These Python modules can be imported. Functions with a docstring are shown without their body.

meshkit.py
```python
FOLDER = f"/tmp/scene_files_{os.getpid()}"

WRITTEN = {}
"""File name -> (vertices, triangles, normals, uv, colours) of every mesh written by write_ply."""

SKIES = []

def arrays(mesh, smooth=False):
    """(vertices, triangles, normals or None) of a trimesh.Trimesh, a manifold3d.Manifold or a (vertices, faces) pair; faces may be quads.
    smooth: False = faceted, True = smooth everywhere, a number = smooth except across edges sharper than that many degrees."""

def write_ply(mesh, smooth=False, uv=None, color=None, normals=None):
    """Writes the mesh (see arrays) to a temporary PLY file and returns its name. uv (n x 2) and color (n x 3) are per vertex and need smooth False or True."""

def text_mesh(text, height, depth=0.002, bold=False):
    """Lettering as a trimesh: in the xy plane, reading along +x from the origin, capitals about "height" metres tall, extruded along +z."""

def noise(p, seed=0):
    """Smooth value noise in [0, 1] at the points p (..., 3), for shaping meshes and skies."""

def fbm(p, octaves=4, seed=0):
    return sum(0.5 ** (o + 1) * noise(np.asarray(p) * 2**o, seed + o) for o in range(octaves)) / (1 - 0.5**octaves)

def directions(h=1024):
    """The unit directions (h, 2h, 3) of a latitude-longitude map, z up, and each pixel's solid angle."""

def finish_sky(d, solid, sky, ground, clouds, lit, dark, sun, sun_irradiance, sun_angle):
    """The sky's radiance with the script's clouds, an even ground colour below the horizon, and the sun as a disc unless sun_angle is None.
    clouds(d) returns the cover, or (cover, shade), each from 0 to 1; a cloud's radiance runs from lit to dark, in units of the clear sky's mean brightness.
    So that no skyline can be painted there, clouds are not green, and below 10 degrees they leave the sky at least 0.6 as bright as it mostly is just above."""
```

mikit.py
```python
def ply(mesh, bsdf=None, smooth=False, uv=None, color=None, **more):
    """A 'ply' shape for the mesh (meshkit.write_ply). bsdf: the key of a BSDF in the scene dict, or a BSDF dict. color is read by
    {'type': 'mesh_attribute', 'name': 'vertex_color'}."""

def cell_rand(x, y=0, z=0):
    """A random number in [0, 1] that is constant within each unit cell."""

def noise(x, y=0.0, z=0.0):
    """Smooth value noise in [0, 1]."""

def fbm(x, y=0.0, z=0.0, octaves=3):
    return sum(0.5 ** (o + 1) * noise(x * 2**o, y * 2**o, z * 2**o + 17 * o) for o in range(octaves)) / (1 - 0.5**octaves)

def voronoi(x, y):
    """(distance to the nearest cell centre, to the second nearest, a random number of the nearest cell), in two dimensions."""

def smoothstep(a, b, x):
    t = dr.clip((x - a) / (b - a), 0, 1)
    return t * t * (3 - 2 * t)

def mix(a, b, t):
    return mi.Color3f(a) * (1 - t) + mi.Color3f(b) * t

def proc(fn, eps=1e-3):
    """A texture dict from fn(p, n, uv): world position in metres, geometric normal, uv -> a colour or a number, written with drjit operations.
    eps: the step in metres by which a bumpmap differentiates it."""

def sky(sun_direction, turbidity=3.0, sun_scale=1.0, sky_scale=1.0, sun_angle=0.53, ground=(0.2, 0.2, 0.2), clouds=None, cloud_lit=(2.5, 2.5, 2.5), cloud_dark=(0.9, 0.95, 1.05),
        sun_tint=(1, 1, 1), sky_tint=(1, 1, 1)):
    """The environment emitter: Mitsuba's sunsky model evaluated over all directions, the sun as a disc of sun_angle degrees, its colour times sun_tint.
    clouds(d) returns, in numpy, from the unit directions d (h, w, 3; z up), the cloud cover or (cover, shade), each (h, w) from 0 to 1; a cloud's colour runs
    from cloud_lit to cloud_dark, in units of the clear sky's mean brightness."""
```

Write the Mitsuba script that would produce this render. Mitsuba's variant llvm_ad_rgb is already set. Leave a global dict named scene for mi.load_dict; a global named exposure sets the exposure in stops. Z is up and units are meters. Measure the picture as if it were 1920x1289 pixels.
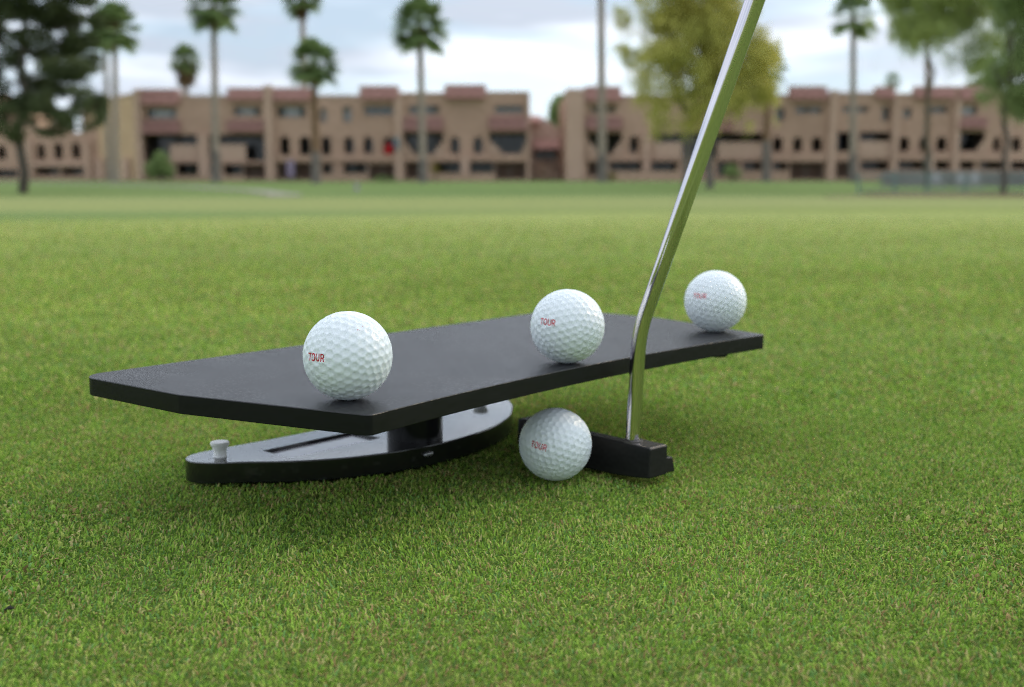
import math, random
import numpy as np, trimesh, manifold3d as m3d, shapely, shapely.geometry as sg
import drjit as dr, mitsuba as mi
import mikit, meshkit
from mikit import noise, fbm, smoothstep, mix

T = mi.ScalarTransform4f
scene, labels = {}, {}
rng = np.random.default_rng(7)
random.seed(7)

# ------------------------------------------------------------------ camera, sky, exposure
CAM = np.array([0.0, 0.0, 0.174])
TILT = math.radians(8.25)
FOC = 2100.0                      # focal length in pixels of the 1920 px wide photograph
FWD = np.array([0, math.cos(TILT), -math.sin(TILT)])
scene['camera'] = {'type': 'thinlens', 'fov': 2 * math.degrees(math.atan(960 / FOC)), 'fov_axis': 'x',
                   'to_world': T().look_at(origin=CAM.tolist(), target=(CAM + FWD).tolist(), up=[0, 0, 1]),
                   'aperture_radius': 0.0022, 'focus_distance': 0.528, 'near_clip': 0.02, 'far_clip': 5000.0}


SUN = np.array([0.78, 0.42, 0.50]) / np.linalg.norm([0.78, 0.42, 0.50])


def clouds(d):
    """An overcast with thin blue-grey breaks: long, flat cloud banks."""
    az, el = np.arctan2(d[..., 0], d[..., 1]), np.arcsin(np.clip(d[..., 2], -1, 1))
    q = np.stack([d[..., 0] * 5.0, d[..., 1] * 5.0, el * 26.0 + 3.1], -1)
    a = meshkit.fbm(q, 5, seed=64)
    b = meshkit.fbm(q * [1.4, 1.4, 1.9] + 9.0, 5, seed=21)
    cover = 0.62 + 0.38 * np.clip((b - 0.40) / 0.16, 0, 1)
    shade = np.clip((a - 0.42) / 0.2, 0, 1)
    thick = 1 - (1 + 2 * np.sin(np.maximum(el, 0))) / 3          # an overcast is brightest overhead
    glow = np.exp(-(np.arccos(np.clip(d @ SUN, -1, 1)) / math.radians(30)) ** 2)      # the veiled sun brightens the cloud round it
    return cover, np.clip(0.34 + 0.62 * thick + 0.34 * (shade - 0.5) - 0.90 * glow, 0, 1)


scene['sky'] = mikit.sky(SUN.tolist(), turbidity=3, sun_scale=0.14, sun_angle=10, clouds=clouds,
                         cloud_lit=(4.4, 4.6, 4.9), cloud_dark=(1.02, 1.19, 1.46), ground=(0.10, 0.13, 0.05))
exposure = 2.55

# ------------------------------------------------------------------ helpers
taken = set()


def numbered(name):
    k, i = name, 0
    while k in taken:
        i += 1
        k = f'{name}_{i:03d}'
    taken.add(k)
    return k


def thing(name, label, category, group=None):
    key = numbered(name)
    labels[key] = {'label': label, 'category': category}
    if group:
        labels[key]['group'] = group
    return key


def part(parent, name, mesh, bsdf, smooth=False, label=None, kind=None, **kw):
    key = numbered(f'{parent}__{name}')
    scene[key] = mikit.ply(mesh, bsdf, smooth=smooth, **kw) if not isinstance(mesh, dict) else {**mesh, **kw}
    if label or kind:
        labels[key] = {}
        if label:
            labels[key]['label'] = label
        if kind:
            labels[key]['kind'] = kind
    return key


def structure(name, mesh, bsdf, smooth=False, label=None, category=None, kind='structure', **kw):
    key = numbered(name)
    scene[key] = mikit.ply(mesh, bsdf, smooth=smooth, **kw)
    labels[key] = {'label': label, 'category': category, 'kind': kind}
    return key


def tm(v, f):
    return trimesh.Trimesh(np.asarray(v, float), np.asarray(f), process=False)


def join(meshes):
    return trimesh.util.concatenate(meshes)


def box(x0, x1, y0, y1, z0, z1):
    b = trimesh.creation.box([x1 - x0, y1 - y0, z1 - z0])
    b.apply_translation([(x0 + x1) / 2, (y0 + y1) / 2, (z0 + z1) / 2])
    return b


def tube(pts, radii, n=16, caps=True):
    """A round tube through the points with parallel-transported rings."""
    pts, radii = np.asarray(pts, float), np.asarray(radii, float) * np.ones(len(pts))
    t = np.gradient(pts, axis=0)
    t /= np.linalg.norm(t, axis=1, keepdims=True)
    a = np.cross(t[0], [0, 1, 0.1])
    a /= np.linalg.norm(a)
    v = []
    ang = np.arange(n) / n * 2 * np.pi
    for p, d, r in zip(pts, t, radii):
        a = a - d * (a @ d)
        a /= np.linalg.norm(a)
        b = np.cross(d, a)
        v.append(p + r * (np.cos(ang)[:, None] * a + np.sin(ang)[:, None] * b))
    v = np.vstack(v)
    f = []
    for i in range(len(pts) - 1):
        for j in range(n):
            k = (j + 1) % n
            f += [[i * n + j, i * n + k, (i + 1) * n + k], [i * n + j, (i + 1) * n + k, (i + 1) * n + j]]
    if caps:
        v = np.vstack([v, pts[0], pts[-1]])
        m, e = len(pts) * n, (len(pts) - 1) * n
        f += [[m, (j + 1) % n, j] for j in range(n)] + [[m + 1, e + j, e + (j + 1) % n] for j in range(n)]
    return tm(v, f)


def slab(poly, z0, z1, bevel=0.0006, steps=2):
    """An upright prism of a shapely polygon with rounded upper and lower edges."""
    p = shapely.geometry.polygon.orient(poly, 1.0)
    c = np.array(p.exterior.coords)[:-1]
    e = np.roll(c, -1, 0) - c
    e /= np.linalg.norm(e, axis=1, keepdims=True)
    n = np.stack([e[:, 1], -e[:, 0]], 1)
    m = n + np.roll(n, 1, 0)
    m /= np.maximum((m * n).sum(1, keepdims=True), 0.3)
    rows = []
    for k in range(steps + 1):
        a = k / steps * math.pi / 2
        rows.append((bevel * (1 - math.sin(a)), z0 + bevel * (1 - math.cos(a))))
    for k in range(steps + 1):
        a = (1 - k / steps) * math.pi / 2
        rows.append((bevel * (1 - math.sin(a)), z1 - bevel * (1 - math.cos(a))))
    v = np.vstack([np.column_stack([c - m * o, np.full(len(c), z)]) for o, z in rows])
    N, f = len(c), []
    for r in range(len(rows) - 1):
        for j in range(N):
            k = (j + 1) % N
            f += [[r * N + j, r * N + k, (r + 1) * N + k], [r * N + j, (r + 1) * N + k, (r + 1) * N + j]]
    tv, tf = trimesh.creation.triangulate_polygon(sg.Polygon(c), engine='earcut')
    tv = np.asarray(tv)
    idx = np.array([int(np.argmin(((c - q) ** 2).sum(1))) for q in tv])
    f = np.array(f)
    top = idx[np.asarray(tf)]
    ar = np.cross(c[top[:, 1]] - c[top[:, 0]], c[top[:, 2]] - c[top[:, 0]])
    top[ar < 0] = top[ar < 0][:, ::-1]
    last = (len(rows) - 1) * N
    return tm(v, np.vstack([f, top + last, top[:, ::-1]]))


def lathe(profile, n=32):
    """Revolves (radius, height) pairs about z."""
    return trimesh.creation.revolve(np.asarray(profile, float), sections=n)


def hull_of_spheres(points, r, seg=12):
    s = m3d.Manifold.sphere(r, seg)
    return m3d.Manifold.batch_hull([s.translate(list(map(float, p))) for p in points])


def to_tm(man):
    m = man.to_mesh()
    return tm(m.vert_properties[:, :3], m.tri_verts)


def rgb(*c):
    return {'type': 'rgb', 'value': list(c)}


def principled(base, rough, spec=0.5, metallic=0.0, **kw):
    d = {'type': 'principled', 'base_color': base if isinstance(base, dict) else rgb(*base), 'roughness': rough, 'specular': spec, 'metallic': metallic}
    d.update(kw)
    return d


def two(b):
    return {'type': 'twosided', 'bsdf': b}


def survey(px, py, dist):
    """A point of the place, from its bearing and height angle as measured in the photograph and its distance in metres north."""
    d = np.array([(px - 960) / FOC, (644.5 - py) / FOC, 1.0])
    w = d[0] * np.array([1, 0, 0]) + d[1] * np.array([0, math.sin(TILT), math.cos(TILT)]) + d[2] * FWD
    return CAM + w * (dist / w[1])


# ------------------------------------------------------------------ materials
def turf_color(p, n, uv):
    """Mown turf and thatch: green, fairway and rough bands that follow the mowing lines, with mottling."""
    x, y = p.x, p.y
    edge = 6.1 + 0.45 * x + 0.25 * dr.sin(x * 0.7)
    big = fbm(x * 0.55, y * 0.35, 0.3, 3)
    fine = fbm(x * 9.0, y * 9.0, 1.0, 3)
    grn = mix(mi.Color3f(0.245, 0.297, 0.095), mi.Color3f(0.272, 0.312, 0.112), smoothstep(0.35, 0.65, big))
    near = mix(mi.Color3f(0.148, 0.208, 0.054), grn, smoothstep(1.5, 5.0, dr.sqrt(x * x + y * y)))  # near tone darkened to carry the self-shading of the blades
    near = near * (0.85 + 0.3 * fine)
    lush = mix(mi.Color3f(0.148, 0.215, 0.078), mi.Color3f(0.178, 0.235, 0.092), fbm(x * 0.2, y * 0.2, 2.0, 2))
    fringe = mix(lush, mi.Color3f(0.215, 0.258, 0.088), smoothstep(-3.0, 3.5, x))
    fair = mix(mi.Color3f(0.235, 0.275, 0.105), mi.Color3f(0.270, 0.292, 0.130), fbm(x * 0.08, y * 0.1, 4.0, 2))
    wob = 2.0 * fbm(x * 0.3, y * 0.1, 7.0, 2)
    far = mix(fringe, fair, smoothstep(1.0, 4.0, y - edge - wob))
    far = mix(far, lush, smoothstep(44.0, 62.0, y - 0.1 * x + 6 * fbm(x * 0.1, y * 0.05, 3.0, 2)))
    return mix(near, far, smoothstep(-0.3, 0.7, y - edge))


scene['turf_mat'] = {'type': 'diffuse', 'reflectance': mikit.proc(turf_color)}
scene['blade_mat'] = {'type': 'principledthin', 'base_color': {'type': 'mesh_attribute', 'name': 'vertex_color'}, 'roughness': 0.8,
                      'diff_trans': 0.5, 'spec_trans': 0.0, 'eta': 1.2}
scene['path_mat'] = two({'type': 'diffuse', 'reflectance': mikit.proc(lambda p, n, uv: mix(mi.Color3f(0.33, 0.32, 0.26), mi.Color3f(0.28, 0.28, 0.22), fbm(p.x * 2, p.y * 2, 0, 3)))})


def grain(p, n, uv):
    return 0.00028 * fbm(p.x * 1400, p.y * 1400, p.z * 1400, 2)


def board_color(p, n, uv):
    s = fbm(p.x * 900, p.y * 900, p.z * 900, 2)
    d = fbm(p.x * 30, p.y * 30, 0.0, 3)
    dust = smoothstep(0.52, 0.75, s) * smoothstep(0.35, 0.7, d)
    return mix(mi.Color3f(0.016, 0.016, 0.018), mi.Color3f(0.075, 0.075, 0.078), dust * 0.3)


scene['board_mat'] = {'type': 'bumpmap', 'tex': mikit.proc(grain, eps=0.0002), 'scale': 1.0,
                      'bsdf': principled(mikit.proc(board_color), mikit.proc(lambda p, n, uv: 0.35 + 0.08 * fbm(p.x * 60, p.y * 60, 0.0, 2)), 0.37)}
scene['pedestal_mat'] = principled((0.008, 0.008, 0.009), 0.22, 0.25)
scene['edge_mat'] = two(principled((0.005, 0.0055, 0.005), mikit.proc(lambda p, n, uv: 0.34 + 0.2 * fbm(p.x * 120, p.y * 120, p.z * 400, 3)), 0.18))
scene['gloss_black'] = principled(mikit.proc(lambda p, n, uv: mi.Color3f(0.010) + mi.Color3f(0.02) * smoothstep(0.6, 0.9, fbm(p.x * 150, p.y * 150, p.z * 150, 3))),
                                  mikit.proc(lambda p, n, uv: 0.05 + 0.08 * fbm(p.x * 60, p.y * 60, p.z * 60, 3)), 1.0)
scene['gloss_top'] = {'type': 'principled', 'base_color': rgb(0.012, 0.012, 0.013), 'eta': 3.3, 'roughness': mikit.proc(lambda p, n, uv: 0.03 + 0.07 * fbm(p.x * 60, p.y * 60, p.z * 60, 3))}  # reflectance raised on the top alone to brighten its sky reflection
scene['film_mat'] = principled((0.30, 0.30, 0.33), mikit.proc(lambda p, n, uv: 0.06 + 0.10 * fbm(p.x * 90, p.y * 90, 0.0, 3)), 1.0)
scene['peg_mat'] = principled((0.78, 0.78, 0.77), 0.45, 0.4)
scene['rubber_mat'] = principled((0.015, 0.015, 0.015), 0.6, 0.3)


def ball_color(p, n, uv):
    s = fbm(p.x * 260, p.y * 260, p.z * 260, 3)
    return mix(mi.Color3f(0.64, 0.695, 0.72), mi.Color3f(0.56, 0.60, 0.60), smoothstep(0.62, 0.85, s) * 0.5)


scene['ball_mat'] = principled(mikit.proc(ball_color), 0.32, 0.45, clearcoat=0.8, clearcoat_gloss=0.97)
scene['red_ink'] = principled((0.50, 0.030, 0.045), 0.35, 0.4)
scene['dirt_mat'] = principled((0.03, 0.028, 0.022), 0.8, 0.2)
scene['chrome_mat'] = {'type': 'roughconductor', 'material': 'Cr', 'alpha': mikit.proc(lambda p, n, uv: 0.008 + 0.012 * fbm(p.x * 300, p.y * 300, p.z * 60, 3)),
                       'specular_reflectance': rgb(1.0, 1.0, 1.0)}
scene['head_mat'] = principled(mikit.proc(lambda p, n, uv: mi.Color3f(0.008) + mi.Color3f(0.008) * fbm(p.x * 500, p.y * 500, p.z * 500, 2)), 0.40, 0.2)
scene['head_edge_mat'] = principled((0.07, 0.065, 0.06), 0.35, 0.5, 0.4)
scene['silver_mat'] = principled((0.45, 0.45, 0.46), 0.35, 0.5, 0.8)
scene['grip_mat'] = principled((0.02, 0.02, 0.02), 0.7, 0.3)


def stucco(a, b):
    def fn(p, n, uv):
        s = fbm(p.x * 0.5, p.y * 0.5, p.z * 0.9, 3)
        g = fbm(p.x * 7, p.y * 7, p.z * 7, 2)
        return mix(mi.Color3f(*a), mi.Color3f(*b), smoothstep(0.3, 0.7, s)) * (0.9 + 0.2 * g)
    return two({'type': 'diffuse', 'reflectance': mikit.proc(fn)})


scene['stucco_mat'] = stucco((0.440, 0.292, 0.220), (0.485, 0.325, 0.246))
scene['stucco_lit_mat'] = stucco((0.60, 0.43, 0.27), (0.55, 0.39, 0.24))  # yellower copy of the stucco, warm light put into the colour
scene['stucco_pale_mat'] = stucco((0.60, 0.45, 0.37), (0.65, 0.49, 0.40))
scene['tile_pale_mat'] = two(principled((0.52, 0.31, 0.27), 0.8, 0.2))
scene['trim_mat'] = stucco((0.50, 0.345, 0.268), (0.53, 0.37, 0.288))
scene['tile_mat'] = two(principled(mikit.proc(lambda p, n, uv: mix(mi.Color3f(0.36, 0.195, 0.170), mi.Color3f(0.30, 0.155, 0.135), fbm(p.x * 3, p.y * 3, p.z * 3, 3))), 0.8, 0.2))
scene['shaded_inner_mat'] = two({'type': 'diffuse', 'reflectance': rgb(0.075, 0.054, 0.043)})  # dark reveals: the shade of the recesses is put into the colour
scene['awning_mat'] = two(principled(mikit.proc(lambda p, n, uv: mix(mi.Color3f(0.29, 0.160, 0.140), mi.Color3f(0.24, 0.125, 0.108), fbm(p.x * 3, p.y * 3, p.z * 3, 3))), 0.8, 0.2))
scene['darkglass_mat'] = two(principled((0.010, 0.011, 0.012), 0.08, 0.5))
scene['windowglass_mat'] = two(principled((0.05, 0.07, 0.08), 0.05, 0.8))
scene['curtain_mat'] = two({'type': 'diffuse', 'reflectance': rgb(0.42, 0.44, 0.47)})
scene['frame_mat'] = two({'type': 'diffuse', 'reflectance': rgb(0.22, 0.20, 0.18)})
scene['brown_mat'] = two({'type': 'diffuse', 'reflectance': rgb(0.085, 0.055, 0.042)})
scene['teal_mat'] = two(principled((0.13, 0.20, 0.18), 0.5, 0.4))
scene['block_mat'] = stucco((0.23, 0.225, 0.225), (0.19, 0.185, 0.185))
scene['plastic_white'] = principled((0.38, 0.38, 0.40), 0.5, 0.4)
scene['red_cloth'] = two({'type': 'diffuse', 'reflectance': rgb(0.42, 0.025, 0.03)})
scene['blue_cloth'] = two({'type': 'diffuse', 'reflectance': rgb(0.16, 0.27, 0.33)})
scene['lilac_cloth'] = two({'type': 'diffuse', 'reflectance': rgb(0.33, 0.27, 0.37)})


def bark(a, b, s=3.0):
    return two({'type': 'diffuse', 'reflectance': mikit.proc(lambda p, n, uv: mix(mi.Color3f(*a), mi.Color3f(*b), fbm(p.x * s, p.y * s, p.z * s * 2.2, 3)))})


scene['palm_bark'] = bark((0.36, 0.31, 0.26), (0.22, 0.18, 0.145))
scene['palm_bark_brown'] = bark((0.15, 0.095, 0.055), (0.22, 0.14, 0.085))
scene['grey_bark'] = bark((0.22, 0.20, 0.185), (0.11, 0.095, 0.085))
scene['dark_bark'] = bark((0.070, 0.060, 0.050), (0.12, 0.105, 0.09))


def leafmat(a, b, s):
    return {'type': 'principledthin', 'base_color': mikit.proc(lambda p, n, uv: mix(mi.Color3f(*a), mi.Color3f(*b), noise(p.x * s, p.y * s, p.z * s))),
            'roughness': 0.6, 'diff_trans': 0.9, 'spec_trans': 0.0, 'eta': 1.3}


scene['pine_leaf'] = leafmat((0.075, 0.100, 0.050), (0.135, 0.165, 0.075), 0.9)
scene['gold_leaf'] = leafmat((0.45, 0.46, 0.13), (0.61, 0.57, 0.18), 0.6)
scene['gum_leaf'] = leafmat((0.36, 0.45, 0.17), (0.48, 0.55, 0.21), 0.8)
scene['darkgreen_leaf'] = leafmat((0.25, 0.34, 0.14), (0.34, 0.43, 0.18), 1.0)
scene['palm_leaf'] = leafmat((0.17, 0.25, 0.10), (0.24, 0.32, 0.125), 1.5)
scene['dead_leaf'] = leafmat((0.20, 0.14, 0.075), (0.13, 0.10, 0.055), 1.5)
scene['yellow_leaf'] = leafmat((0.28, 0.21, 0.03), (0.16, 0.17, 0.04), 2.0)

# ------------------------------------------------------------------ ground
KY = np.array([-60, 0, 6, 12, 20, 35, 55, 70, 88, 95, 140, 400, 3000.0])
KZ = np.array([0, 0, 0, -.10, -.22, -.50, -.50, -.20, .20, .25, .25, .25, .25])


def zg(y):
    return np.interp(y, KY, KZ)


ys = np.concatenate([np.linspace(-60, 0, 7), np.linspace(0.5, 12, 24), np.linspace(13, 100, 60), [120, 160, 240, 400, 800, 3000]])
zs = np.convolve(np.pad(zg(ys), 2, mode='edge'), np.ones(5) / 5, 'valid')
zs[ys < 7] = 0
xs = np.concatenate([[-2500, -800, -300], np.linspace(-120, 120, 61), [300, 800, 2500]])
gx, gy = np.meshgrid(xs, ys)
gz = np.repeat(zs[:, None], len(xs), 1) - 0.005
v = np.stack([gx, gy, gz], -1).reshape(-1, 3)
nx = len(xs)
ii, jj = np.meshgrid(np.arange(len(ys) - 1), np.arange(nx - 1), indexing='ij')
a = (ii * nx + jj).ravel()
f = np.vstack([np.stack([a, a + 1, a + nx + 1], 1), np.stack([a, a + nx + 1, a + nx], 1)])
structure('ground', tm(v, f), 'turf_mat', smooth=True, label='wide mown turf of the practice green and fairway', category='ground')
GY, GZ = ys, zs


def ground_z(y):
    return float(np.interp(y, GY, GZ)) - 0.005


# cart path: a pale strip that crosses the fairway in front of the apartments
pc = np.array([[-42, 82.5], [-34, 80.0], [-27, 76], [-20, 70], [-14, 62], [-11, 55], [-10.2, 50]])
t = np.linspace(0, 1, len(pc))
tt = np.linspace(0, 1, 40)
pl = np.stack([np.interp(tt, t, pc[:, 0]), np.interp(tt, t, pc[:, 1])], 1)
nrm = np.gradient(pl, axis=0)
nrm = np.stack([-nrm[:, 1], nrm[:, 0]], 1) / np.linalg.norm(nrm, axis=1, keepdims=True)
L, R_ = pl + nrm * 0.8, pl - nrm * 0.8
v = np.array([[p[0], p[1], ground_z(p[1]) + 0.03] for pair in zip(L, R_) for p in pair])
f = [[2 * i, 2 * i + 1, 2 * i + 3] for i in range(39)] + [[2 * i, 2 * i + 3, 2 * i + 2] for i in range(39)]
structure('path', tm(v, f), 'path_mat', label='pale concrete cart path crossing the fairway', category='path')


# bare sandy ground along the foot of the fence at the right
def patch(name, pts, mat, label, cat, lift):
    c = np.array(sg.Polygon(pts).buffer(0.6).buffer(-0.3).segmentize(1.5).exterior.coords)[:-1]
    tv, tf = trimesh.creation.triangulate_polygon(sg.Polygon(c), engine='earcut')
    tv = np.asarray(tv)
    m = tm(np.column_stack([tv, [ground_z(q) + lift for q in tv[:, 1]]]), tf)
    if m.face_normals[0, 2] < 0:
        m.faces = m.faces[:, ::-1]
    structure(name, m, mat, label=label, category=cat)


scene['sand_mat'] = two({'type': 'diffuse', 'reflectance': mikit.proc(lambda p, n, uv: mix(mi.Color3f(0.24, 0.20, 0.13), mi.Color3f(0.33, 0.29, 0.18), fbm(p.x * 0.6, p.y * 0.3, 0, 3)))})
patch('dirt_strip', [(13.5, 47.0), (22, 46.5), (24, 50.0), (19, 52.5), (14, 50.0)], 'sand_mat', 'bare sandy strip on the fairway before the fence', 'dirt', 0.03)
scene['soil_mat'] = two({'type': 'diffuse', 'reflectance': mikit.proc(lambda p, n, uv: mix(mi.Color3f(0.13, 0.11, 0.07), mi.Color3f(0.19, 0.17, 0.10), fbm(p.x * 0.6, p.y * 0.4, 3.0, 3)))})
patch('soil_bed', [(17.5, 52.8), (30, 53.5), (30, 57.5), (18, 57.5)], 'soil_mat', 'brown soil bed under the teal fence', 'soil', 0.03)

# ------------------------------------------------------------------ putting board on its stand
A = np.array([-0.0641, 0.4924])
U = np.array([0.6640, 0.7477])          # along the front edge of the board
V = np.array([-0.7477, 0.6640])         # away from the front edge


def board_xy(a, b):
    return A + a * U + b * V


arc = [(0.3577 * s, 0.0472 * s * (1 - s)) for s in np.linspace(0, 1, 25)]
outline = sg.Polygon([board_xy(*q) for q in arc + [(0.3885, 0.1072), (0.3840, 0.2010), (-0.0354, 0.1955), (-0.0295, 0.1077)]])


def rounded(poly, r, res=10):
    return poly.buffer(-r, quad_segs=res).buffer(r, quad_segs=res).simplify(0.00004)


outline = shapely.union_all([rounded(outline, 0.0125), rounded(outline, 0.0035).intersection(sg.Polygon([board_xy(a, b) for a, b in ((-0.1, -0.05), (0.5, -0.05), (0.5, 0.13), (-0.1, 0.13))]))]).buffer(0.0002).buffer(-0.0002).simplify(0.00004)
ZB = 0.0125                              # top of the stand's foot
stand = thing('putting_board_stand', 'black curved putting practice board raised on a pedestal over a glossy oval foot', 'training board')
bm_ = slab(outline, 0.0603, 0.0701, 0.0005)
up_ = bm_.face_normals[:, 2] > 0.3
part(stand, 'board', tm(bm_.vertices, bm_.faces[up_]), 'board_mat', smooth=35, label='dark grey pebbled top of the board')
part(stand, 'board_edge', tm(bm_.vertices, bm_.faces[~up_]), 'edge_mat', smooth=35, label='smooth black cut edge and underside of the board')
c = board_xy(0.333, 0.022)
foot = lathe([(0, -0.0045), (0.0058, -0.0045), (0.0068, -0.0036), (0.0068, 0.0), (0, 0.0)], 28)
foot.apply_translation([c[0], c[1], 0.0601])
part(stand, 'stop_pad', foot, 'rubber_mat', smooth=40)

P1 = np.array([-0.1730, 0.6477])         # left peg; the foot's axis runs parallel to the board


def foot_xy(a, b):
    return P1 + a * U - b * V


half = [(0.113, 0.0735), (0.0930, 0.0722), (0.0718, 0.0672), (0.0545, 0.0610), (0.0417, 0.0548), (0.0280, 0.0460), (0.0143, 0.0350), (0.002, 0.0225), (-0.0085, 0.0135),
        (-0.0160, 0.0050), (-0.0190, -0.0030), (-0.0165, -0.0115), (-0.0090, -0.0170), (0.0050, -0.0180), (0.0300, -0.0160), (0.0600, -0.0140), (0.113, -0.0130)]
ring = half + [(0.166, -0.0135), (0.196, -0.0150), (0.222, -0.0165), (0.235, -0.0145), (0.243, -0.0085), (0.2465, 0.0), (0.2445, 0.0100), (0.238, 0.0190), (0.229, 0.0292), (0.218, 0.0385), (0.203, 0.0495), (0.186, 0.0590), (0.170, 0.0655), (0.154, 0.0695), (0.133, 0.0725)]
rp = np.array(ring)
rp = np.vstack([rp, rp[:1]])
from scipy.interpolate import CubicSpline
ts = np.concatenate([[0], np.cumsum(np.sqrt(np.linalg.norm(np.diff(rp, axis=0), axis=1)))])
cs = CubicSpline(ts, rp, bc_type='periodic')
rp = cs(np.linspace(0, ts[-1], 141)[:-1])
foot_poly = sg.Polygon([foot_xy(a, b) for a, b in rp])
base = slab(foot_poly, 0.0, ZB, 0.0007)
man = m3d.Manifold(m3d.Mesh(np.asarray(base.vertices, np.float32), np.asarray(base.faces, np.uint32)))
slot = sg.Polygon([foot_xy(a, b) for a, b in ((0.0249, 0.0070), (0.0955, 0.0070), (0.0955, 0.0350), (0.0249, 0.0350))])
rs = trimesh.creation.extrude_polygon(slot.buffer(-0.0012).buffer(0.0012), 0.004, engine='earcut')
rs.apply_translation([0, 0, ZB - 0.0020])
cut = man - m3d.Manifold(m3d.Mesh(np.asarray(rs.vertices, np.float32), np.asarray(rs.faces, np.uint32)))
if cut.is_empty() or cut.num_tri() < 50:
    raise RuntimeError('foot cut failed')
bt_ = to_tm(cut)
fl_ = bt_.face_normals[:, 2] > 0.98
part(stand, 'base', tm(bt_.vertices, bt_.faces[~fl_]), 'gloss_black', smooth=30, label='glossy black oval foot lying on the grass')
part(stand, 'base_top', tm(bt_.vertices, bt_.faces[fl_]), 'gloss_top', label='glossy top of the foot with its sky reflection strengthened')
film = sg.Polygon([foot_xy(a, b) for a, b in ((0.0275, 0.0090), (0.0935, 0.0090), (0.0935, 0.0330), (0.0275, 0.0330))]).buffer(-0.002).buffer(0.002)
part(stand, 'label_panel', slab(film, ZB - 0.00198, ZB - 0.00186, 0.00004, 1), 'film_mat', label='smooth rectangular label film on the foot')
pc_ = foot_xy(0.1125, 0.0486)
ped = lathe([(0, ZB), (0.0178, ZB), (0.0178, ZB + 0.0130), (0.0175, ZB + 0.0132), (0.0175, ZB + 0.0136), (0.0178, ZB + 0.0138), (0.0178, 0.0600), (0, 0.0600)], 56)
ped.apply_translation([pc_[0], pc_[1], 0.0001])
part(stand, 'pedestal', ped, 'pedestal_mat', smooth=30)
bol = trimesh.creation.icosphere(2, 1.0)
bol.apply_scale([0.0042, 0.0016, 0.0016])
ang = math.atan2(U[1], U[0])
bol.apply_transform(trimesh.transformations.rotation_matrix(ang, [0, 0, 1]))
bc = foot_xy(0.1000, 0.0735)
bol.apply_translation([bc[0], bc[1], 0.0075])
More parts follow.
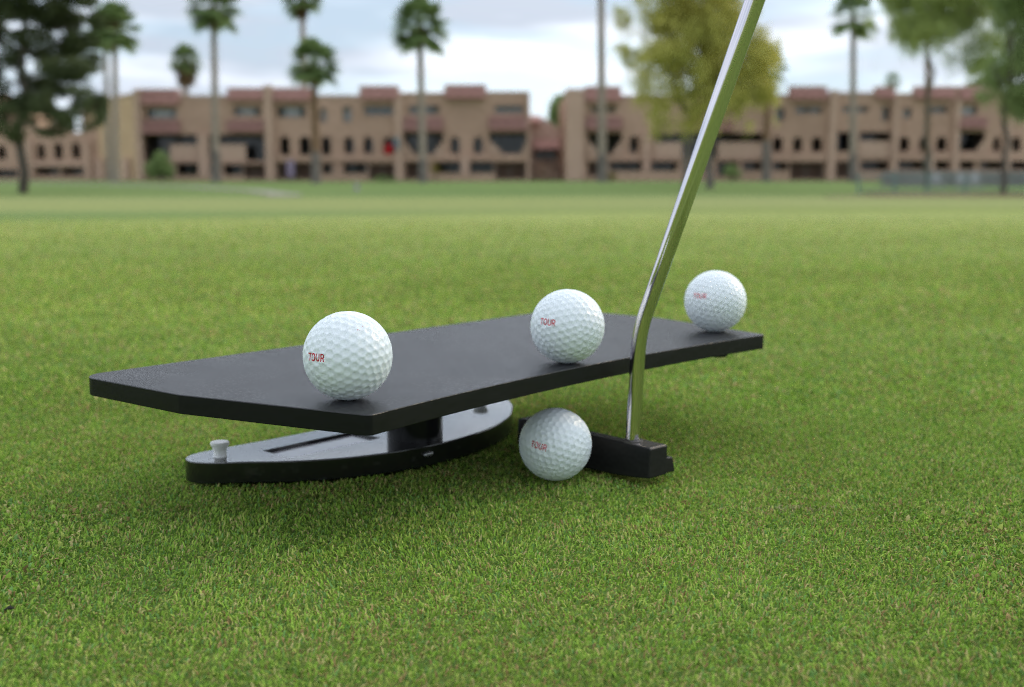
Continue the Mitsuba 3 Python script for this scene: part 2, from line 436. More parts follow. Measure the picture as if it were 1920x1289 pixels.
part(stand, 'glint_bump', bol, 'silver_mat', smooth=True)  # silver bump added to stand in for a bright glint on the foot
peg_profile = [(0, 0), (0.0040, 0), (0.0040, 0.0004), (0.0036, 0.0020), (0.0039, 0.0042), (0.0050, 0.0064), (0.0055, 0.0074), (0.0055, 0.0084), (0.0051, 0.0089), (0, 0.0090)]
for q in (P1, foot_xy(0.2255, 0.0)):
    pg = lathe(peg_profile, 40)
    pg.apply_translation([q[0], q[1], ZB])
    part(stand, 'peg', pg, 'peg_mat', smooth=40, label='white flared peg on the end of the foot')

# ------------------------------------------------------------------ golf balls
R = 0.02135


def geodesic(n):
    ico = trimesh.creation.icosahedron()
    pts = []
    for tri in ico.faces:
        p, q, r = ico.vertices[tri]
        for i in range(n + 1):
            for j in range(n + 1 - i):
                w = p * (n - i - j) + q * i + r * j
                pts.append(w / np.linalg.norm(w))
    pts = np.array(pts)
    keep, seen = [], set()
    for k, w in enumerate(pts):
        h = tuple(np.round(w, 4) + 0.0)
        if h not in seen:
            seen.add(h)
            keep.append(k)
    return pts[keep]


from scipy.spatial import cKDTree
DIM = geodesic(6)
size = 0.0945 + 0.012 * (np.random.default_rng(3).random(len(DIM)) - 0.5)
dim_tree = cKDTree(DIM)


def dimple_radius(u):
    """Radius of the ball's surface in the unit directions u."""
    d, k = dim_tree.query(u, k=3)
    depth = np.zeros(len(u))
    for j in range(3):
        x = d[:, j] / size[k[:, j]]
        depth = np.maximum(depth, 0.00034 * np.clip(1 - x ** 2, 0, 1) * (1 - np.exp(-9 * np.clip(1 - x, 0, 1))))
    return R - depth


ball_base = trimesh.creation.icosphere(6, 1.0)
unit = np.array(ball_base.vertices)
ball_ply = mikit.ply(tm(unit * dimple_radius(unit)[:, None], ball_base.faces), 'ball_mat', smooth=True)


def wrap_on_ball(flat, rot, centre, lift):
    """Bends a flat print mesh (x right, y up, metres) round the front of the ball; rot maps the ball's own axes to the world."""
    q = np.asarray(flat.vertices)
    lon, lat = q[:, 0] / R, q[:, 1] / R
    d = np.stack([np.sin(lon) * np.cos(lat), np.sin(lat), np.cos(lon) * np.cos(lat)], 1)
    return d, q


def text_sheet(h, w):
    t_ = meshkit.text_mesh('TOUR', h, 0.0004, bold=True)
    s = trimesh.Trimesh(t_.vertices, t_.faces)
    n = s.face_normals[:, 2] > 0.9
    s = trimesh.Trimesh(s.vertices, s.faces[n])
    lo, hi = s.bounds
    vv = s.vertices - (lo + hi) / 2
    vv[:, 0] *= w / (hi[0] - lo[0])
    vv[:, 1] *= h / (hi[1] - lo[1])
    vv, ff = trimesh.remesh.subdivide_to_size(vv, s.faces, 0.00024)
    return vv, ff


TV, TF = text_sheet(0.0038, 0.0102)


def ball(centre, label, off, roll, spin):
    """A dimpled ball; off = where its print faces, in radii to the right of and above its centre as the photograph sees it."""
    key = thing('golf_ball', label, 'golf ball', 'golf balls')
    centre = np.asarray(centre, float)
    w = CAM - centre
    w /= np.linalg.norm(w)
    right = np.cross([0, 0, 1], w)
    right /= np.linalg.norm(right)
    up = np.cross(w, right)

    def facing(ox, oy):
        n = ox * right + oy * up + math.sqrt(max(0, 1 - ox * ox - oy * oy)) * w
        return n / np.linalg.norm(n)

    rot = trimesh.transformations.random_rotation_matrix(np.random.default_rng(spin).random(3))[:3, :3]
    m = np.eye(4)
    m[:3, :3], m[:3, 3] = rot, centre
    part(key, 'cover', ball_ply, None, to_world=T(m.tolist()))

    def stick(vv, ff, n, turn, name, mat, lift, lab=None):
        e1 = np.cross([0, 0, 1], n)
        e1 /= np.linalg.norm(e1)
        e2 = np.cross(n, e1)
        c_, s_ = math.cos(turn), math.sin(turn)
        e1, e2 = c_ * e1 + s_ * e2, -s_ * e1 + c_ * e2
        lon, lat = vv[:, 0] / R, vv[:, 1] / R
        d = (np.sin(lon) * np.cos(lat))[:, None] * e1 + np.sin(lat)[:, None] * e2 + (np.cos(lon) * np.cos(lat))[:, None] * n
        rad = dimple_radius(d @ rot) + lift
        part(key, name, tm(centre + d * rad[:, None], ff), mat, smooth=True, label=lab)

    n = facing(*off)
    stick(TV, TF, n, roll, 'print', 'red_ink', 0.00016, 'red lettering TOUR')
    return key, stick, facing


def fleck(r, seed):
    g = np.random.default_rng(seed)
    a = np.linspace(0, 2 * np.pi, 9)[:-1]
    rr = r * (0.6 + 0.7 * g.random(8))
    v = np.vstack([[0, 0, 0], np.stack([rr * np.cos(a), rr * np.sin(a) * 0.6, 0 * a], 1)])
    return v, np.array([[0, 1 + i, 1 + (i + 1) % 8] for i in range(8)])


ZTOP = 0.0701
b1, stick, facing = ball([-0.0785, 0.5294, ZTOP + R - 0.0001], 'white golf ball on the near left corner of the black board, red print sharp', (-0.70, -0.02), 0.02, 11)
for k, (ox, oy, r) in enumerate([(0.33, 0.64, 0.00030), (0.22, 0.555, 0.00038), (0.27, 0.545, 0.00022), (0.29, 0.59, 0.00018), (0.40, 0.62, 0.00018)]):
    stick(*fleck(r, k), facing(ox, oy), 0.3, 'print_fleck', 'red_ink', 0.00010)
for k, (ox, oy, r) in enumerate([(-0.015, -0.17, 0.00026), (-0.36, 0.87, 0.00030), (-0.43, 0.84, 0.0002)]):
    stick(*fleck(r, 20 + k), facing(ox, oy), 0.0, 'dirt_speck', 'dirt_mat', 0.00010)
b2, stick, facing = ball([0.0319, 0.6391, ZTOP + R - 0.0001], 'white golf ball at the middle of the black board, left of the steel shaft', (-0.53, 0.11), -0.03, 12)
stick(*fleck(0.0003, 31), facing(-0.12, 0.93), 0.0, 'dirt_speck', 'dirt_mat', 0.00010)
ball([0.1414, 0.7754, ZTOP + R - 0.0001], 'blurred white golf ball at the far right end of the black board', (-0.50, 0.16), 0.03, 13)
b4, stick, facing = ball([0.0254, 0.6416, R], 'white golf ball on the grass in front of the black putter head', (-0.45, -0.05), -0.16, 14)
stick(*fleck(0.0006, 41), facing(-0.15, 0.96), 0.0, 'dirt_speck', 'dirt_mat', 0.00010)

# ------------------------------------------------------------------ putter
H0 = np.array([0.0787, 0.6280])
E_ = np.array([-0.6660, 0.7460])         # heel to toe
B_ = np.array([0.7460, 0.6660])          # face to back
HL, HZ = 0.1135, 0.0215


def head_pts(q):
    q = np.asarray(q, float)
    xy = H0 + q[:, :1] * E_ + q[:, 1:2] * B_
    return np.column_stack([xy, q[:, 2]])


def head_mesh(man, refine=None):
    m = to_tm(man)
    m.vertices = head_pts(m.vertices)
    m.faces = m.faces[:, ::-1] if np.linalg.det(np.array([[*E_, 0], [*B_, 0], [0, 0, 1]])) < 0 else m.faces
    return m


rb = 0.0010
camber = [(0.0, 0.0038), (0.012, 0.0024), (0.03, 0.0010), (0.057, 0.0004), (0.085, 0.0010), (0.102, 0.0026), (HL, 0.0044)]
pts = [(min(max(s, rb), HL - rb), d, z + rb) for s, z in camber for d in (rb, 0.0165 - rb)]
pts += [(s, d, HZ - rb) for s in (rb, HL - rb) for d in (rb + 0.0008, 0.0165 - rb)]
body = hull_of_spheres(pts, rb, 16)
pocket = hull_of_spheres([(s, d, z) for s in (0.0205, HL - 0.014) for d in (0.0052, 0.03) for z in (HZ - 0.0016, HZ + 0.004)], 0.0006, 10)
body = body - pocket
pts = [(min(max(s, 0.0025), HL - 0.004), d, z + rb) for s, z in camber for d in (0.012, 0.0245)] + [(s, d, z) for s in (0.0025, HL - 0.004) for d, z in ((0.012, 0.0135), (0.0225, 0.0120))]
flange = hull_of_spheres(pts, rb, 14)
putter = thing('putter', 'chrome shafted putter with a black blade head standing on the grass beside the board', 'putter')
part(putter, 'head', head_mesh(body + flange), 'head_mat', smooth=28, label='black blade head')
hb = hull_of_spheres([(s, d, z) for s in (0.0012, 0.0178) for d in (0.0022, 0.0148) for z in (HZ - 0.0030, HZ - 0.0004)], 0.0009, 12)
part(putter, 'heel_block', head_mesh(hb), 'head_edge_mat', smooth=35, label='grey block on top of the heel')
ew = hull_of_spheres([(0.0013, d, HZ - 0.0006) for d in (0.0022, 0.0150)], 0.0008, 10)
part(putter, 'edge_glint', head_mesh(ew), 'silver_mat', smooth=40, label='bright glint of the heel bevel added as a silver strip')  # silver strip added as the bright glint along the heel bevel
sw = trimesh.creation.cylinder(radius=0.0034, height=0.0044, sections=24)
sw.apply_transform(trimesh.transformations.rotation_matrix(math.pi / 2, [1, 0, 0]))
sw.apply_translation([0.0075, 0.0248, 0.0068])
sw.vertices = head_pts(sw.vertices)
sw.faces = sw.faces[:, ::-1]
part(putter, 'weight_screw', sw, 'head_edge_mat', smooth=40)

shaft_px = [(1186.5, 828, 0.6475), (1188.2, 790, 0.6470), (1190.3, 760, 0.6465), (1194.0, 693, 0.6450), (1197.5, 645, 0.6440), (1204.5, 608, 0.6425), (1214.0, 578, 0.6400), (1226, 545, 0.6360),
            (1262, 441, 0.6270), (1416, 0, 0.600)]
sp = np.array([survey(*q) for q in shaft_px])
kk = np.concatenate([[0], np.cumsum(np.linalg.norm(np.diff(sp, axis=0), axis=1))])
from scipy.interpolate import PchipInterpolator
tt = np.concatenate([np.linspace(0, kk[-3], 44), np.linspace(kk[-3], kk[-1], 14)[1:]])
ax = PchipInterpolator(kk, sp)(tt)
from scipy.ndimage import gaussian_filter1d
ax[:44] = gaussian_filter1d(ax[:52], 2.0, axis=0, mode='nearest')[:44]
dirn = ax[-1] - ax[-6]
dirn /= np.linalg.norm(dirn)
ext = [ax[-1] + dirn * s for s in (0.05, 0.15, 0.28, 0.40)]
axis = np.vstack([ax, ext])
ln = np.concatenate([[0], np.cumsum(np.linalg.norm(np.diff(axis, axis=0), axis=1))])
rad = np.interp(ln, [0, 0.09, 0.29, 0.75], [0.00435, 0.00440, 0.0053, 0.0066])
part(putter, 'shaft', tube(axis, rad, 56), 'chrome_mat', smooth=60, label='polished steel shaft with a bend above the head')
gp = [axis[-1] + dirn * s for s in (-0.002, 0.02, 0.15, 0.255, 0.262)]
part(putter, 'grip', tube(gp, [0.0085, 0.0100, 0.0115, 0.0130, 0.0120], 32), 'grip_mat', smooth=50)
hz = lathe([(0.0046, 0), (0.0062, 0), (0.0060, 0.0028), (0.0047, 0.0034)], 36)
hz.apply_translation([*ax[2][:2], HZ - 0.0016])
part(putter, 'hosel_collar', hz, 'head_edge_mat', smooth=40)

# ------------------------------------------------------------------ grass blades of the putting green
inside = shapely.union_all([foot_poly.buffer(-0.0015), sg.Polygon([tuple(H0 + s * E_ + d * B_) for s, d in ((0.012, 0.003), (0.10, 0.003), (0.10, 0.02), (0.012, 0.02))])])


def blades(n, y0, y1, wid, length, seed, taper=0.0, lit_tint=(1, 1, 1), mottle=0.30):
    g = np.random.default_rng(seed)
    out = []
    # uniform over the visible wedge y0..y1
    y = np.sqrt(g.random(n) * (y1 ** 2 - y0 ** 2) + y0 ** 2)
    if taper:
        y = y[g.random(n) > np.clip(((y - y0) / (y1 - y0) - 0.4) / 0.6, 0, 1) * taper]
    x = (g.random(len(y)) * 2 - 1) * (0.53 * y + 0.04)
    keep = ~shapely.contains_xy(inside, x, y) if y0 < 1.3 else np.ones(len(x), bool)
    x, y = x[keep], y[keep]
    n = len(x)
    # growth direction drifts over patches, so the nap changes as it does on a real green
    q = np.stack([x, y, 0 * x], 1)
    nap = meshkit.fbm(q * 22, 3, seed=5) * 4 * np.pi
    phi = np.where(g.random(n) < 0.45, nap + g.normal(0, 0.7, n), g.random(n) * 2 * np.pi)
    tuft = meshkit.fbm(q * 160, 2, seed=9)
    ln_ = length * (0.65 + 0.6 * g.random(n)) * (0.80 + 0.4 * tuft)
    lean = np.radians(20 + 66 * g.random(n))
    w_ = wid * (0.6 + 0.8 * g.random(n))
    out_ = np.stack([np.cos(phi), np.sin(phi), 0 * phi], 1)
    side = np.stack([-np.sin(phi), np.cos(phi), 0 * phi], 1)
    tw = g.normal(0, 0.5, n)
    side = side * np.cos(tw)[:, None] + out_ * np.sin(tw)[:, None]
    root = np.stack([x, y, -0.0040 + 0.0024 * g.random(n)], 1)
    l1 = lean * 0.55
    mid = root + (out_ * np.sin(l1)[:, None] + np.array([0, 0, 1]) * np.cos(l1)[:, None]) * (0.55 * ln_)[:, None]
    l2 = np.minimum(lean * 1.6 + g.normal(0, 0.25, n), 1.75)
    tip = mid + (out_ * np.sin(l2)[:, None] + np.array([0, 0, 1]) * np.cos(l2)[:, None]) * (0.45 * ln_)[:, None]
    s = side * (w_ / 2)[:, None]
    v = np.stack([root - s, root + s, mid - 0.85 * s, mid + 0.85 * s, tip], 1).reshape(-1, 3)
    b = np.arange(n)[:, None] * 5
    f = np.stack([b + [0, 1, 3], b + [0, 3, 2], b + [2, 3, 4]], 1).reshape(-1, 3)
    # colours of the blades themselves: young green, blue-green, yellowed and dead brown ones
    pal = np.array([[0.116, 0.217, 0.038], [0.238, 0.410, 0.056], [0.310, 0.482, 0.080], [0.190, 0.352, 0.102], [0.420, 0.495, 0.120], [0.525, 0.470, 0.205], [0.375, 0.265, 0.120], [0.62, 0.58, 0.38]])
    patch = meshkit.fbm(q * 9, 3, seed=14)
    pp = np.array([0.13, 0.26, 0.20, 0.12, 0.150, 0.082, 0.060, 0.004])
    c0 = np.searchsorted(np.cumsum(pp), np.clip(g.random(n) + (patch - 0.5) * mottle, 0, 0.9999))
    col = pal[np.minimum(c0, 7)] * (0.75 + 0.5 * g.random(n))[:, None] * (0.9 + 0.25 * (meshkit.fbm(q * 3.3, 2, seed=40) - 0.5))[:, None]
    col = col * (1 + (np.array(lit_tint) - 1) * np.clip((y - 0.65) / 0.8, 0, 1)[:, None])  # farther blades lightened, standing in for tips lit at a grazing angle
    straw = (g.random(n) < 0.5) & (((x - 0.152) / 0.022) ** 2 + ((y - 0.588) / 0.006) ** 2 + g.normal(0, .4, n) < 0.6)
    col[straw] = np.array([0.40, 0.36, 0.20]) * (0.8 + 0.4 * g.random(straw.sum()))[:, None]
    return v, f, np.repeat(col, 5, 0)


def turf(parts_):
    vs, fs, cs_, at = [], [], [], 0
    for v, f, c in parts_:
        vs.append(v)
        fs.append(f + at)
        cs_.append(c)
        at += len(v)
    return np.vstack(vs), np.vstack(fs), np.vstack(cs_)


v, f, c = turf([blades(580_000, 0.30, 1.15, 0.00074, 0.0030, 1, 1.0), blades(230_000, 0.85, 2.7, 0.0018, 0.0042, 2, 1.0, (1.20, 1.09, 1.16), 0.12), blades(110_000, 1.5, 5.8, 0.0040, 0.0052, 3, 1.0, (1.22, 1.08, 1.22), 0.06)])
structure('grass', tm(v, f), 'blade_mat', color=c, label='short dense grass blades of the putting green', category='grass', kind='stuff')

# the same turf beside and behind the camera: copies of one square of it
g = np.random.default_rng(77)
v, f, c = blades(2600, 0.0, 0.2, 0.0021, 0.0038, 4, 0.0)
n = len(v) // 5
old = v.reshape(n, 5, 3)
old += np.column_stack([g.random(n) * 0.2, g.random(n) * 0.2, np.zeros(n)])[:, None] - old[:, :1] * [1, 1, 0]
scene['turf_square'] = {'type': 'shapegroup', 'blades': mikit.ply(tm(old.reshape(-1, 3), f), 'blade_mat', color=c)}
k = 0
for i in range(-15, 15):
    for j in range(-4, 13):
        x, y = i * 0.2, j * 0.2
        if abs(x + 0.1) < 0.53 * (y + 0.1) + 0.025 and y > 0.19:
            continue
        k += 1
        q = random.randrange(4)
        scene[f'grass__{k:03d}'] = {'type': 'instance', 'group': {'type': 'ref', 'id': 'turf_square'}, 'to_world': T().translate([x + 0.1, y + 0.1, 0.0]).rotate([0, 0, 1], 90.0 * q).translate([-0.1, -0.1, 0.0])}

# a dark bit of bark on the grass at the left edge of the picture
tw = thing('twig', 'small dark bit of bark lying on the grass at the left edge', 'twig')
part(tw, 'stem', tube([[-0.2085, 0.4395, -0.0004], [-0.2070, 0.4402, 0.0004], [-0.2050, 0.4408, 0.0000]], [0.0004, 0.0008, 0.0004], 8), 'dirt_mat', smooth=60)
part(tw, 'side_stub', tube([[-0.2070, 0.4403, 0.0004], [-0.2063, 0.4408, 0.0012]], [0.0004, 0.0002], 6), 'dirt_mat', smooth=60)

# ------------------------------------------------------------------ apartments
YA = 90.0                                 # distance of the long facade


def SX(px, y=YA):
    return float(survey(px, 300, y)[0])


def SZ(py, y=YA):
    return float(survey(960, py, y)[2])


def rect(x0, x1, yt, yb, y=YA):
    return sg.box(SX(x0, y), SZ(yb, y), SX(x1, y), SZ(yt, y))


def arch(x0, x1, yt, yb, y=YA):
    a, b, top, bot = SX(x0, y), SX(x1, y), SZ(yt, y), SZ(yb, y)
    r = (b - a) / 2
    return shapely.union_all([sg.box(a, bot, b, top - r), sg.Point((a + b) / 2, top - r).buffer(r, quad_segs=6)])


def upright(poly, y0, y1):
    """A shapely polygon (x, z) as a wall from depth y0 to y1."""
    geoms = getattr(poly, 'geoms', [poly])
    out = []
    for g in geoms:
        m = trimesh.creation.extrude_polygon(g, y1 - y0, engine='earcut')
        v = np.array(m.vertices)
        m.vertices = np.stack([v[:, 0], y0 + v[:, 2], v[:, 1]], 1)
        m.faces = m.faces[:, ::-1]
        out.append(m)
    return join(out)


def recess(poly, y0, depth):
    """The inside of an opening: reveal, ceiling, floor and back wall."""
    c = np.array(shapely.geometry.polygon.orient(poly.simplify(0.001), 1.0).exterior.coords)[:-1]
    n = len(c)
    v = np.vstack([np.column_stack([c[:, 0], np.full(n, y0), c[:, 1]]), np.column_stack([c[:, 0], np.full(n, y0 + depth), c[:, 1]])])
    f = []
    for j in range(n):
        k = (j + 1) % n
        f += [[j, n + k, k], [j, n + j, n + k]]
    f += [[n, n + j + 1, n + j] for j in range(1, n - 1)]
    return tm(v, f)


def tiled(x0, x1, zt, zb, y_wall, out_top, out_bot, pitch=0.30):
    """A sloping strip of barrel tiles: ridged columns in two courses, each lapping the next, with a closed underside."""
    cols = max(2, int(round((x1 - x0) / pitch)))
    ms = []
    for course in range(3):
        s0, s1 = course / 3, (course + 1) / 3 + 0.03
        u = np.linspace(0, cols, cols * 6 + 1)
        prof = 0.055 * np.abs(np.sin(np.pi * u))
        X = x0 + (x1 - x0) * u / cols
        rows = []
        for s, lift in ((s0, 0.0), (s1, 0.035)):
            z = zt + (zb - zt) * s
            yy = y_wall - (out_top + (out_bot - out_top) * s) - lift
            rows.append(np.column_stack([X, yy - prof, np.full(len(X), z)]))
        v = np.vstack(rows)
        n = len(X)
        f = [[i, n + i, n + i + 1] for i in range(n - 1)] + [[i, n + i + 1, i + 1] for i in range(n - 1)]
        ms.append(tm(v, f))
    v = np.array([[x0, y_wall, zt], [x1, y_wall, zt], [x0, y_wall - out_top, zt], [x1, y_wall - out_top, zt],
                  [x0, y_wall, zb], [x1, y_wall, zb], [x0, y_wall - out_bot, zb], [x1, y_wall - out_bot, zb]])
    f = np.array([[0, 2, 3], [0, 3, 1], [4, 7, 6], [4, 5, 7], [0, 4, 6], [0, 6, 2], [1, 3, 7], [1, 7, 5]])
    ms.append(tm(v, f))
    return join(ms)


def window(par, x0, x1, yt, yb, y, depth=0.55, curtain=0.0, split=2, name='window', glass='windowglass_mat'):
    """A window in a deep reveal: reveal (child of the building), frame and pane under it."""
    p = rect(x0, x1, yt, yb, y)
    a, b, c, d = p.bounds
    k = part(par, name, recess(p, y - 0.002, depth), 'shaded_inner_mat')
    fr = [box(a, c, y + depth - 0.09, y + depth - 0.02, b, b + 0.07), box(a, c, y + depth - 0.09, y + depth - 0.02, d - 0.07, d)]
    for i in range(split + 1):
        q = a + (c - a - 0.06) * i / split
        fr.append(box(q, q + 0.06, y + depth - 0.088, y + depth - 0.022, b + 0.07, d - 0.07))
    part(k, 'frame', join(fr), 'frame_mat')
    part(k, 'pane', box(a + 0.03, c - 0.03, y + depth - 0.06, y + depth - 0.045, b + 0.04, d - 0.04), glass)
    if curtain:
        w = (c - a) * curtain
        m = (a + c) / 2
        part(k, 'blind', box(m - w / 2, m + w / 2, y + depth - 0.14, y + depth - 0.10, b + 0.1, d - 0.1), 'curtain_mat')
    return p


def opening(par, poly, y, depth, name, door=0.62, mat='darkglass_mat'):
    """A loggia, arch or doorway: a deep recess with dark glass doors added across its back wall to deepen the shade."""
    k = part(par, name, recess(poly, y - 0.002, depth), 'shaded_inner_mat')
    a, b, c, d = poly.bounds
    h = b + (d - b) * 0.92
    part(k, 'door', box(a + 0.04, c - 0.04, y + depth - 0.12, y + depth - 0.05, b + 0.01, h), mat)
    if c - a > 1.6:
        n = max(2, int((c - a) / 1.0))
        for i in range(n + 1):
            part(k, 'door_post', box(a + 0.04 + (c - a - 0.14) * i / n, a + 0.10 + (c - a - 0.14) * i / n, y + depth - 0.16, y + depth - 0.121, b + 0.01, h), 'frame_mat')
    return poly


def apartments(label, y, tops, roofs, awnings, windows, arches, loggias, ground, parapets, piers, ledges, ends, mat='stucco_mat', depth=12.0):
    par = thing('apartment_building', label, 'building')
    base = -0.6
    outline_ = shapely.union_all([sg.box(SX(a, y), base, SX(b, y), SZ(t_, y)) for a, b, t_ in tops])
    holes = []
    for w in windows:
        holes.append(window(par, *w[:4], y, curtain=w[4] if len(w) > 4 else 0.0))
    for a in arches:
        holes.append(opening(par, arch(*a, y), y, 1.7, 'arch'))
    for q in loggias:
        holes.append(opening(par, rect(*q, y), y, 2.0, 'loggia'))
    for q in ground:
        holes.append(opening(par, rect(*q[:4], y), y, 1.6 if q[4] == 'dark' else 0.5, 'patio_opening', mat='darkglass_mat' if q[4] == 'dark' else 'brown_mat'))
    hole = shapely.union_all(holes)
    part(par, 'wall', upright(outline_.difference(hole), y, y + 0.30), mat)
    # the body behind the front wall: side walls, back and roof decks, kept clear of the recesses
    shell = []
    for a, b, t_ in tops:
        shell.append(box(SX(a, y) + 0.004, SX(b, y) - 0.004, y + 2.6, y + depth, base, SZ(t_, y) - 0.35))
    part(par, 'rear_block', join(shell), mat)
    xa, xb, zt = SX(tops[0][0], y), SX(tops[-1][1], y), SZ(max(t_[2] for t_ in tops), y)
    part(par, 'side_wall', box(xa, xa + 0.25, y + 0.302, y + 2.597, base, SZ(tops[0][2], y) - 0.02), mat)
    part(par, 'side_wall', box(xb - 0.25, xb, y + 0.302, y + 2.597, base, SZ(tops[-1][2], y) - 0.02), mat)
    part(par, 'roof_deck', box(xa + 0.26, xb - 0.26, y + 0.303, y + 2.59, zt - 0.75, zt - 0.5), 'trim_mat')
    for a, b, t_ in tops:
        part(par, 'parapet_cap', box(SX(a, y) + 0.01, SX(b, y) - 0.01, y - 0.06, y + 0.36, SZ(t_, y) + 0.002, SZ(t_, y) + 0.09), 'trim_mat')
    for a, b, t_, bt in roofs:
        part(par, 'tile_roof', tiled(SX(a, y), SX(b, y), SZ(t_, y), SZ(bt, y), y - 0.003, 0.05, 0.45), 'tile_mat', label='red tiled sloping roof strip')
    for a, b, t_, bt in awnings:
        part(par, 'tile_awning', tiled(SX(a, y), SX(b, y), SZ(t_, y), SZ(bt, y), y - 0.003, 0.10, 0.50), 'awning_mat', label='red tiled awning below the window')
    for q in parapets:
        if len(q) == 4 and not isinstance(q[0], tuple):
            pol = rect(*q, y)
        else:
            pol = sg.Polygon([(SX(a, y), SZ(b, y)) for a, b in q])
        part(par, 'balcony_wall', upright(pol, y - 0.10, y + 0.06), 'trim_mat')
    for a, b, t_, bt in piers:
        part(par, 'pier', box(SX(a, y), SX(b, y), y - 0.38, y - 0.006, SZ(bt, y) if bt < 336 else base, SZ(t_, y)), 'trim_mat')
    for a, b, t_, bt in ledges:
        part(par, 'ledge', box(SX(a, y), SX(b, y), y - 0.20, y - 0.004, SZ(bt, y), SZ(t_, y)), mat)
    return par


apartments('long tan three storey apartment block with red tiled roof strips, left of the gap', YA,
           tops=[(258, 342, 169), (342, 430, 181), (430, 587, 167), (587, 676, 181), (676, 750, 163), (750, 834, 176), (834, 912, 161), (912, 993, 174)],
           roofs=[(272, 341, 170, 196), (432, 498, 168, 187), (517, 586, 168, 188), (680, 747, 164, 186), (836, 911, 162, 184)],
           awnings=[(271, 341, 226, 250), (430, 498, 226, 247), (757, 832, 220, 245), (917, 990, 218, 244)],
           windows=[(279, 334, 204, 222, 0.6), (441, 491, 201, 217, 0.5), (523, 575, 200, 220, 0.55), (602, 614, 203, 229, 0.8), (645, 660, 200, 229, 0.8), (685, 738, 200, 216), (768, 824, 198, 214), (928, 981, 198, 212)],
           arches=[(526, 544, 256, 291), (562, 583, 256, 291), (603, 621, 256, 291), (646, 664, 257, 288), (682, 700, 257, 288), (719, 740, 257, 290), (845, 862, 257, 288), (888, 905, 257, 288)],
           loggias=[(272, 372, 253, 302), (394, 497, 253, 302), (758, 832, 250, 290), (917, 988, 250, 289)],
           ground=[(273, 326, 306, 334, 'dark'), (331, 375, 307, 329, 'dark'), (394, 412, 307, 329, 'dark'), (419, 454, 309, 329, 'dark'), (456, 497, 309, 335, 'brown'), (519, 583, 306, 336, 'brown'),
                   (604, 623, 307, 329, 'dark'), (644, 688, 306, 326, 'dark'), (691, 740, 308, 336, 'brown'), (760, 786, 305, 335, 'brown'), (815, 864, 304, 325, 'dark'), (881, 926, 304, 325, 'dark'), (928, 986, 305, 336, 'brown')],
           parapets=[(320, 371.5, 272, 302), (412, 462, 271, 302), ((759, 263), (759, 289.5), (777, 289.5)), ((831.5, 263), (812, 289.5), (831.5, 289.5)), ((918, 263), (918, 288.5), (944, 288.5)), ((987.5, 263), (976, 288.5), (987.5, 288.5))],
           piers=[(258, 270.5, 169, 338), (374, 392.5, 252, 338), (499.5, 515, 160, 338), (741.5, 756.5, 181, 338), (864.5, 880, 291, 338), (988.5, 993, 175, 338)],
           ledges=[(516, 741, 291, 303), (757, 864, 291, 302), (880.5, 988, 291, 302), (271, 373, 303, 306), (393, 499, 303, 308)], ends=None)

apartments('long tan three storey apartment block on the right, partly behind the golden tree', YA,
           tops=[(1060, 1095, 169), (1095, 1163, 164), (1163, 1300, 181), (1300, 1372, 165), (1372, 1475, 180), (1475, 1546, 164), (1546, 1634, 176), (1634, 1672, 165), (1672, 1706, 177), (1706, 1845, 164), (1845, 1882, 170), (1882, 1990, 183), (1990, 2080, 165)],
           roofs=[(1096, 1162, 165, 189), (1301, 1371, 166, 188), (1476, 1545, 165, 186), (1636, 1671, 166, 184), (1708, 1782, 165, 184), (1792, 1846, 165, 186), (1992, 2070, 166, 186)],
           awnings=[(1098, 1165, 219, 243), (1300, 1372, 225, 245), (1790, 1844, 221, 240)],
           windows=[(1106, 1155, 200, 211), (1310, 1362, 200, 214), (1452, 1468, 203, 226), (1489, 1538, 200, 213), (1576, 1624, 199, 211), (1650, 1663, 200, 227), (1690, 1704, 203, 222, 0.8), (1728, 1772, 199, 212), (1793, 1827, 198, 216, 0.75), (1900, 1915, 203, 226), (2000, 2050, 200, 214)],
           arches=[(1180, 1196, 255, 287), (1448, 1466, 257, 285), (1486, 1503, 257, 285), (1521, 1540, 257, 285), (1685, 1703, 256, 284), (1722, 1738, 256, 284), (1754, 1773, 256, 284), (1860, 1874, 257, 284), (1895, 1912, 257, 284), (1932, 1950, 257, 284), (1968, 1986, 257, 284)],
           loggias=[(1101, 1166, 250, 290), (1226, 1430, 250, 297), (1568, 1598, 248, 284), (1610, 1668, 248, 296), (1797, 1844, 248, 284)],
           ground=[(1102, 1122, 304, 330, 'brown'), (1143, 1203, 304, 321, 'dark'), (1222, 1270, 304, 322, 'dark'), (1345, 1385, 304, 330, 'dark'), (1393, 1428, 304, 320, 'dark'), (1449, 1478, 305, 320, 'dark'), (1481, 1546, 305, 336, 'brown'),
                   (1568, 1595, 303, 334, 'brown'), (1614, 1666, 302, 320, 'dark'), (1684, 1736, 303, 318, 'dark'), (1752, 1780, 303, 318, 'dark'), (1800, 1828, 303, 318, 'dark'), (1838, 1880, 303, 318, 'dark'), (1894, 1930, 303, 318, 'dark'), (1940, 1985, 303, 318, 'dark')],
           parapets=[((1102, 263), (1102, 289.5), (1125, 289.5)), ((1165.5, 263), (1146, 289.5), (1165.5, 289.5)), (1226.5, 1278, 268, 296.5), (1345, 1429.5, 267, 296.5), (1610.5, 1667.5, 265, 295.5), ((1843.5, 262), (1828, 283.5), (1843.5, 283.5))],
           piers=[(1060, 1094, 170, 338), (1205, 1217, 250, 338), (1431, 1444, 250, 338), (1550.5, 1564, 170, 338), (1669.5, 1680, 180, 338), (1738.5, 1750, 285.5, 338), (1784, 1794, 187.5, 338), (1883, 1891, 184, 338)],
           ledges=[(1446, 1549, 288, 303), (1682, 1737, 287, 301), (1751, 1783, 287, 301), (1100, 1200, 292, 302), (1219, 1430, 298, 302), (1795, 1882, 288, 302)], ends=None)

